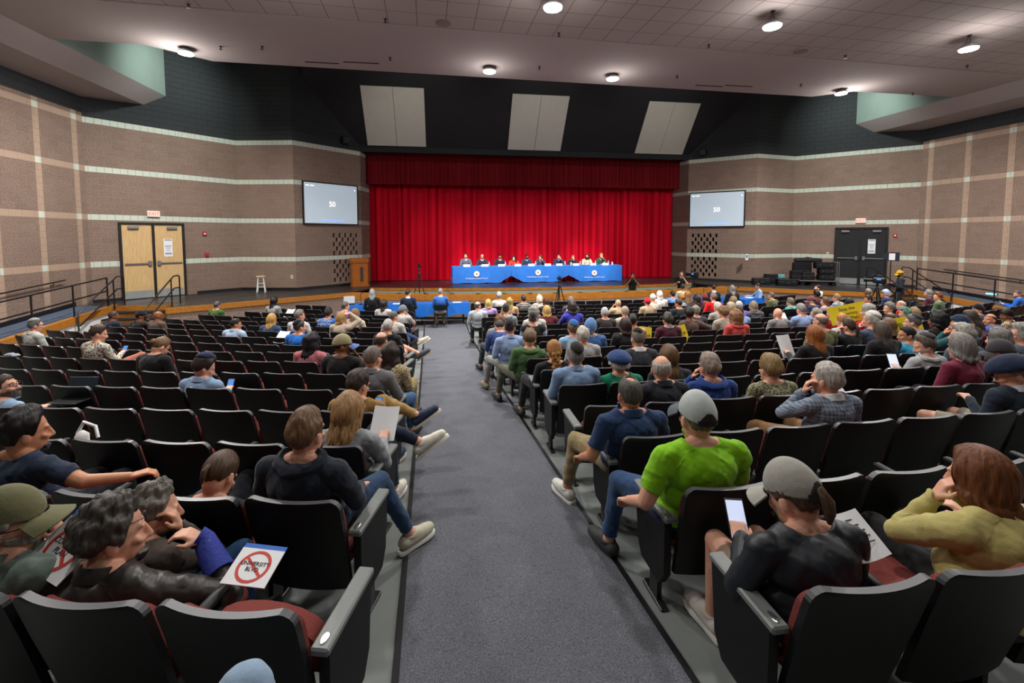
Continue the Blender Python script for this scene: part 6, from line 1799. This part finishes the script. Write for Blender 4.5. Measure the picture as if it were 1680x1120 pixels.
# equipment cases on the stage, right of the right screen
def case(cx, cy, w, d, h, z, lab, rz=-.45, kind='equipment_case', m='plastic'):
    t = empty(kind, (cx, cy, z), rz, lab, 'case' if kind == 'equipment_case' else 'bag', 'equipment cases on the stage')
    MB().box((0, 0, h / 2), (w, d, h), bev=.03).build('shell', M[m] if m in M else m, t)
    MB().box((0, 0, h * .62), (w + .008, d + .008, .02)).build('lid_seam', plain('case_seam', '2f3033', .5), t)
    for sx in (-.3, .3): MB().box((sx * w, -d / 2 - .008, h * .6), (.05, .02, .07), bev=.006).build('latch', plain('latch', '3a3b3e', .4), t)
    MB().tube([(-.08, -d / 2, h * .42), (-.07, -d / 2 - .03, h * .4), (.07, -d / 2 - .03, h * .4), (.08, -d / 2, h * .42)], .01, 6).build('handle', M['metal_black'], t, True)
    return t
def sp_(x, y): q = on_z(x, y + 4.2, STZ); return float(q[0]), float(q[1])
x, y = sp_(1251, 462); case(x, y + .1, .72, .4, .27, STZ, 'black case lying flat, leftmost on the right stage')
x, y = sp_(1270, 461); case(x, y + .2, .55, .35, .42, STZ, 'black case standing behind two flat cases', -.45)
x, y = sp_(1293, 464); case(x, y + .1, .78, .42, .28, STZ, 'long black case lying flat left of the equipment cart')
x, y = sp_(1289, 462.5); case(x + .1, y + .45, .34, .28, .42, STZ, 'small teal box behind the long flat case', -.45, 'equipment_case', plain('teal_box', '5d98a4', .6))
x, y = sp_(1308, 462.5); case(x, y + .1, .44, .36, .62, STZ, 'black soft bag stacked left of the equipment cart', -.45, 'equipment_bag')
x, y = sp_(1349, 464)
cart = empty('equipment_cart', (x, y + .1, STZ), -.45, 'low metal equipment cart with chrome uprights beside the black doors', 'cart')
mb = MB().box((-.15, 0, .2), (1.5, .55, .05), bev=.01); mb.build('deck', M['chrome'], cart)
for wx, wy in ((-.75, -.2), (.45, -.2), (-.75, .2), (.45, .2)):
    mb = MB().tube([(wx, wy - .02, .085), (wx, wy + .02, .085)], .085, 16); mb.build('wheel', M['plastic'], cart, True)
for wx in (.52, .6):
    for wy in (-.24, .24): MB().tube([(wx, wy, .1), (wx, wy, 1.02)], .018, 8).build('upright', M['chrome'], cart, True)
MB().tube([(.52, -.24, 1.02), (.52, .24, 1.02), (.6, .24, 1.02), (.6, -.24, 1.02), (.52, -.24, 1.02)], .018, 8).build('top_rail', M['chrome'], cart, True)
cR = rotz(-.45)
def on_cart(lx, ly, z): q = cR @ np.array([lx, ly, 0]); return x + q[0], y + .1 + q[1], STZ + z
for lx, w, h, z, lab in ((.18, .58, .26, .226, 'black hard case, lowest in the stack on the cart'), (.18, .58, .24, .49, 'black hard case, second in the stack on the cart'), (.10, .72, .28, .735, 'black hard case, topmost in the stack on the cart')):
    q = on_cart(lx, 0, z); case(q[0], q[1], w, .42, h, q[2], lab)
q = on_cart(-.52, .05, .226); case(q[0], q[1], .5, .4, .34, q[2], 'dark bag on the left half of the cart', -.45, 'equipment_bag')
q = on_cart(-.55, .3, 0); case(q[0] - .0, q[1] + .15, .75, .2, .98, STZ, 'tall thin black case with pale edges behind the cart')
q = on_cart(-.35, .35, 1.0)
t = empty('tripod_bag', (q[0], q[1] + .1, STZ + .985 + .08), -.45, 'long black tripod bag lying across the top of the cases', 'bag')
MB().tube([(-.55, 0, 0), (-.5, 0, 0), (0, 0, .02), (.5, 0, 0), (.58, 0, 0)], [.03, .1, .115, .1, .03], 12).build('bag_body', plain('bag_nylon', '18171a', .8, .2, 20, bump=.3), t, True)
MB().tube([(-.2, 0, .1), (0, 0, .15), (.2, 0, .1)], .015, 6).build('strap', plain('red_strap', '5b2226', .8), t, True)
# plastic bags on the floor by the block wall
for X, Y, lab in ((12.9, 15.95, 'crumpled white plastic bag by the right low wall'), (13.5, 15.6, 'second crumpled pale bag beside the olive sweater')):
    mb = MB().ell((0, 0, .16), (.2, .16, .18), 16, 12); v = np.array(mb.v); v += (n3(v, 17, X)[:, None]) * .035; v[:, 2] = np.maximum(v[:, 2], 0); mb.v = [tuple(p) for p in v]
    t = empty('plastic_bag', (X, Y, 0), 0, lab, 'bag'); mb.build('bag_body', plain('white_bag', 'cfcabb', .6), t, True); MB().tube([(-.06, 0, .3), (0, 0, .42), (.06, 0, .3)], .012, 6).build('handle', plain('white_bag', 'cfcabb', .6), t, True)
# arrow shaped sign on a post by the ramp
p = at_y(1461, 421, 14.9)
t = empty('arrow_sign', (p[0], 14.9, STZ - .15), -.5, 'navy arrow shaped sign with white sheet on a post by the black doors', 'sign')
hz_ = float(p[2]) - (STZ - .15)
mb = MB(); mb.prism([(-.27, 0), (-.1, .17), (.29, .17), (.29, -.17), (-.1, -.17)], -.02, .02); mb.v = [(a, c_, hz_ + b) for a, b, c_ in mb.v]; mb.build('board', plain('navy_board', '1a2233', .6), t)
MB().box((.04, -.028, hz_), (.2, .006, .26)).build('sheet', M['paper'], t)
MB().tube([(.02, .0, 0), (.02, 0, hz_ - .15)], .02, 8).build('post', M['metal_black'], t, True)
MB().lathe([(.16, 0), (.16, .02), (.03, .04)], n=18).build('base', M['metal_black'], t, True)
# blue tubed floor light seen on the ramp rail
p = at_y(1629, 482, 13.0)
t = empty('rail_light', on_plane(1626, 482, H(14.3, -8), H(1, 0) - H(0, 0)), HROT, 'small glowing blue light on the right ramp railing', 'light')
MB().box((0, 0, 0), (.05, .30, .045), bev=.012).build('lens', emit('blue_glow', '6fd0ff', 3), t); MB().box((.03, 0, 0), (.02, .34, .06)).build('housing', M['metal_black'], t)

# ================================================================== things people hold
def sheet(name, p, R, w, h, m, lab, cat, grp=None, curl=.02):
    mb = MB(); mb.grid([[(a * w / 2, b * h / 2, curl * (a * a) + curl * .6 * b) for a in np.linspace(-1, 1, 9)] for b in np.linspace(-1, 1, 7)])
    o = mb.build(name, m, None, True); o.matrix_world = Matrix.Translation(Vector(p)) @ R; tag(o, lab, cat, grp); return o
def EUL(x, y, z): return (Matrix.Rotation(math.radians(z), 4, 'Z') @ Matrix.Rotation(math.radians(y), 4, 'Y') @ Matrix.Rotation(math.radians(x), 4, 'X'))
def hand(s, sg, along=.09, out=0.0):
    wr, d, side, nrm = s['wrists'][sg]; return s['W'](wr + d * along - nrm * .03 + nrm * out)
def phone(px, sg, lab, m='phone_glow', tilt=55, big=1.0, along=.1):
    s = who(px); p = hand(s, sg, along) + np.array([0, 0, .03])
    t = empty('phone' if big < 1.5 else 'tablet', p, s['rz'] + .25 * sg, lab, 'phone' if big < 1.5 else 'tablet')
    t.rotation_euler = (math.radians(tilt), 0, s['rz'] + .25 * sg)
    MB().box((0, 0, 0), (.078 * big, .16 * big, .009), bev=.004).build('case', M['plastic'], t); MB().box((0, 0, .0052), (.068 * big, .145 * big, .001)).build('screen', M[m], t)
    return t
def paper_for(px, sg, lab, w=.22, h=.28, tilt=50, m=None, along=.13, dz=.06, rz=0.0):
    s = who(px); p = hand(s, sg, along) + np.array([0, 0, dz])
    return sheet('paper_sheet', p, EUL(tilt, 0, math.degrees(s['rz']) + rz), w, h, m or M['paper'], lab, 'paper', 'papers held by the audience')
phone(588, 1, 'phone in the hand of the man in tan jacket', 'phone_blue')
phone(335, 1, 'phone held by the young man with navy skullcap', 'phone_blue')
phone(162, 1, 'phone held by the man in black and white pattern', 'phone_blue')
phone(1301, -1, 'lit phone held by the person in black windbreaker', 'phone_glow', 50, 1.25)
phone(1516, -1, 'tablet held by the man in grey hooded top', 'phone_glow', 60, 1.7)
phone(1676, -1, 'phone held by the bald man in bright blue shirt', 'phone_blue')
phone(1461, -1, 'small device held by the cameraman in mustard cap', 'phone_blue')
paper_for(572, 1, 'white paper held by the woman with long wavy blonde hair')
paper_for(1335, -1, 'white printed page held up by the woman with auburn hair', .26, .34, 62, rz=12)
paper_for(1314, -1, 'white pages held by the grey haired man in light blue shirt')
# laptop on the lap of the bearded man
s = who(8); p = s['W'](np.array([.14, .40, .62])); t = empty('laptop', p, s['rz'] + .1, 'open dark laptop on the lap of the bearded man at the left edge', 'laptop')
MB().box((0, 0, 0), (.34, .24, .018), bev=.005).build('base', M['plastic'], t); MB().box((0, .15, .11), (.34, .012, .23), rx=-.35, bev=.005).build('lid', plain('laptop_screen', '26323c', .3), t)
# yellow protest signs
def yellow(p, R, w, h, lab, txt='Stop the\nUniversity\nBlvd Plan', back=False):
    t = empty('protest_sign', p, 0, lab, 'sign', 'yellow protest signs'); t.matrix_world = Matrix.Translation(Vector(p)) @ R
    MB().box((0, 0, 0), (w, .012, h)).build('board', M['yellow_sign'], t)
    text_part('lettering', txt, h * .24, M['blackink'], t, Matrix.Translation((0, -.008, 0)) @ Matrix.Rotation(PI / 2, 4, 'X'), spacing=1.1)
s = who(1423); p = at_y(1391, 514, s['loc'][0][1] + .15); yellow(p, EUL(-12, -14, -20), .64, .34, 'yellow Stop the University Blvd Plan sign held before the bright red sweater')
s = who(1457); p = at_y(1482, 543, s['loc'][0][1] - .25); yellow(p, EUL(-10, -14, -28), .62, .50, 'yellow Stop the University Blvd Plan sign beside the dark haired boy')
s = who(1095); l = s['loc'][0]
for dx, lab in ((-.40, 'yellow sign edge on the left of the maroon sweater'), (.36, 'yellow sign edge on the right of the maroon sweater')):
    p = np.array([l[0] + dx, l[1] + .02, l[2] + .80]); yellow(p, EUL(-15, 8 if dx < 0 else -12, 0), .26, .34, lab, 'STOP')
# circular no-plan signs on the laps at lower left
def noplan(p, R, lab, lines, sc_=.7):
    t = empty('protest_sign', p, 0, lab, 'sign', 'round red and white protest signs'); t.matrix_world = Matrix.Translation(Vector(p)) @ R @ Matrix.Scale(sc_, 4)
    sh = MB().box((0, 0, 0), (.36, .30, .008)); sh.build('board', M['paper'], t)
    rg = MB(); n = 40
    P_ = [[(r * math.cos(a), r * math.sin(a), .0055) for a in np.linspace(0, 2 * PI, n)] for r in (.108, .132)]
    rg.grid(P_); rg.box((0, 0, .0054), (.22, .022, .001), math.radians(-38)); rg.build('prohibition_ring', plain('print_red', 'c0392f', .7, .05), t)
    text_part('lettering', lines, .045, M['blackink'], t, Matrix.Translation((0, 0, .0065)), spacing=1.0)
    MB().box((0, .165, -.002), (.36, .05, .007)).build('blue_edge', plain('sign_blue', '2766c0', .7), t)
    hat = MB()
s = who(188)
p = on_z(106, 900, fz(1.9) + .80); noplan(p, EUL(34, 8, -30), 'white sign reading CORRIDOR PLAN in a red prohibition ring', 'CORRIDOR\nPLAN')
p = on_z(416, 930, fz(1.9) + .66); noplan(p, EUL(18, 4, -14), 'white sign reading UNIVERSITY in a red ring on denim knees', 'UNIVERSITY\nBLVD', .56)
p = on_z(80, 925, fz(1.9) + .64)
t = empty('sun_hat', p, .3, 'cream wide brimmed hat lying beside the CORRIDOR PLAN sign', 'hat')
MB().lathe([(.17, 0), (.172, .008), (.10, .02), (.095, .07), (.07, .095), (.01, .1)], n=28).build('crown', plain('straw', 'c9bda2', .8, .1, 60), t, True)
# printed flyer between the two people at lower right
s = who(1619)
p = on_z(1404, 880, fz(1.9) + .80)
fl = sheet('flyer', p, EUL(30, 10, 18), .26, .20, M['paper'], 'printed white flyer between the black windbreaker and yellow sweater', 'paper')
pr = MB()
for k in range(4): pr.box((-.085, .06 - k * .028, .018), (.06, .006, .001))
for k in range(5): pr.box((.05, .065 - k * .025, .012), (.09, .005, .001))
pr.build('print', M['blackink'], fl)
# papers, bags and coats left on seats
for b, k, xx, lab in (('C', 4, 3.9, 'white paper lying on the empty seat beside the royal blue hooded top'), ('L', 15, -4.0, 'white printed sheet hung on an empty seat near the front left'), ('L', 10, -2.6, 'white paper on an empty seat right of the cream sweaters'), ('C', 11, 6.6, 'white paper resting beside the bald man in grey shirt')):
    st = seat_at(b, k, xx); o = st['o']; d = rotz(st['h'])
    p = np.array(o) + d @ np.array([0, -.24, .82]); sheet('paper_sheet', p, EUL(35, 0, math.degrees(st['h'])), .24, .3, M['paper'], lab, 'paper', 'papers on the seats')
st = seat_at('L', 3, -2.5); o = st['o']; d = rotz(st['h']); p = np.array(o) + d @ np.array([-.3, -.22, .72])
t = empty('tote_bag', p, st['h'], 'white bag hung between two empty seats near the navy T-shirt', 'bag')
MB().box((0, 0, 0), (.10, .1, .26), bev=.04).build('bag_body', M['white'], t, True); MB().tube([(-.04, 0, .1), (0, .02, .19), (.10, .02, .16), (.14, 0, .08)], .012, 8).build('handle', M['white'], t, True)
st = seat_at('L', 7, -6.6); o = st['o']; d = rotz(st['h']); p = np.array(o) + d @ np.array([.1, -.31, .85])
mb = MB().ell((0, 0, 0), (.17, .05, .03), 14, 8); v = np.array(mb.v); v += n3(v, 30, 1)[:, None] * .012; mb.v = [tuple(q) for q in v]
o = mb.build('cloth_garment', plain('grey_garment', '8d8f9a', .9), None, True, p, st['h']); tag(o, 'pale grey garment draped over a chair back at far left', 'garment')
# plastic water bottle standing by a black chair in the centre block, small white things
# lettering on the blue T-shirt
s = who(539); W_ = s['root']
text_part('lettering', 'NETWORK\nHEALTH', .085, M['white'], W_, Matrix.Translation((0, -.285, .93)) @ Matrix.Rotation(PI / 2, 4, 'X'))

# ================================================================== light
def area(name, loc, size, power, c=(1, .97, .93), tgt=None, spread=None, shape='DISK'):
    l = bpy.data.lights.new(name, 'AREA'); l.shape = shape; l.size = size; l.energy = power; l.color = c
    if spread: l.spread = math.radians(spread)
    o = bpy.data.objects.new(name, l); o.location = loc; col.objects.link(o)
    if tgt is not None: o.rotation_euler = (Vector(tgt) - Vector(loc)).to_track_quat('-Z', 'Y').to_euler()
    return o
def spot(name, loc, tgt, power, ang, c=(1, .93, .85), blend=.6, r=.12):
    l = bpy.data.lights.new(name, 'SPOT'); l.energy = power; l.spot_size = math.radians(ang); l.spot_blend = blend; l.color = c; l.shadow_soft_size = r
    o = bpy.data.objects.new(name, l); o.location = loc; col.objects.link(o)
    o.rotation_euler = (Vector(tgt) - Vector(loc)).to_track_quat('-Z', 'Y').to_euler(); return o
LZ = CZ - .4
for X, Y, pw in ((-2.5, 8.75, 215), (2.4, 8.75, 215), (7.3, 8.75, 215), (12.8, 8.85, 215), (17.5, 8.75, 190), (-7.4, 8.75, 190),
                 (-2.5, 4, 95), (2.4, 4, 95), (7.3, 4, 110), (12.8, 4, 120), (-7.4, 4, 95), (0, -1, 26), (5, -1, 40)):
    area('bay_lamp', (X, Y, LZ), .4, pw, (1, .965, .92), spread=165)
    l = bpy.data.lights.new('bay_ceiling_fill', 'POINT'); l.energy = pw * .22; l.color = (1, .95, .92); l.shadow_soft_size = .25  # unseen point light added to brighten the ceiling around each bay lamp
    o = bpy.data.objects.new('bay_ceiling_fill', l); o.location = (X, Y, CZ - .75); col.objects.link(o)
for X, Y in ((-6.4, 13.5), (1.75, 13.4), (5.6, 13.3), (13.9, 13.3)):
    pw = 300 if X in (1.75, 5.6) else 680
    area('front_lamp', (X, Y, CZ - .16), .38, pw, (1, .97, .93), spread=115 if pw == 300 else 172)
    l = bpy.data.lights.new('front_ceiling_fill', 'POINT'); l.energy = pw * .10; l.color = (1, .95, .92); l.shadow_soft_size = .25  # added point light without a fixture, brightens the plaster ceiling
    o = bpy.data.objects.new('front_ceiling_fill', l); o.location = (X, Y, CZ - .6); col.objects.link(o)
for s in (-1, 1):                           # lamps in the side openings washing the green-tinted wall and the block
    p = H(s * 11.2, -4.0, 9.4); spot('opening_lamp', p, H(s * 13.9, -2.4, 7.6), 520, 110, (.92, 1, .95), 1.0, .2)
for X in (-.5, 2.4, 4.9, 7.4, 10.2):
    spot('stage_lamp', (X, 15.2, 10.4), (X * .78 + 1.05, 21.9, 2.0), 2300, 30, (1, .93, .86), 1.0, .15)
for X in (2.2, 4.9, 7.6):
    spot('panel_lamp', (X, 15.2, 10.2), (X, 21.0, 1.9), 5200, 20, (1, .95, .9), .8, .15)
for u in (-5, 0, 5):                        # wash on the sloping wall over the stage
    p = H(u, -5.2, 9.6); spot('panel_wash', p, H(u, .2, 8.2), 260, 80, (1, .97, .92), 1.0, .3)
w = bpy.data.worlds.new('world'); sc.world = w; w.use_nodes = True
w.node_tree.nodes['Background'].inputs[0].default_value = (.5, .5, .55, 1); w.node_tree.nodes['Background'].inputs[1].default_value = .02
sc.view_settings.view_transform = 'Standard'; sc.view_settings.look = 'None'
sc.view_settings.exposure = 0.0; sc.view_settings.gamma = 1.0
try:
    sc.cycles.max_bounces = 6; sc.cycles.diffuse_bounces = 3; sc.cycles.glossy_bounces = 2; sc.cycles.transmission_bounces = 3; sc.cycles.sample_clamp_indirect = 4
    sc.cycles.caustics_reflective = False; sc.cycles.caustics_refractive = False; sc.cycles.use_denoising = True; sc.cycles.use_light_tree = True
except Exception: pass
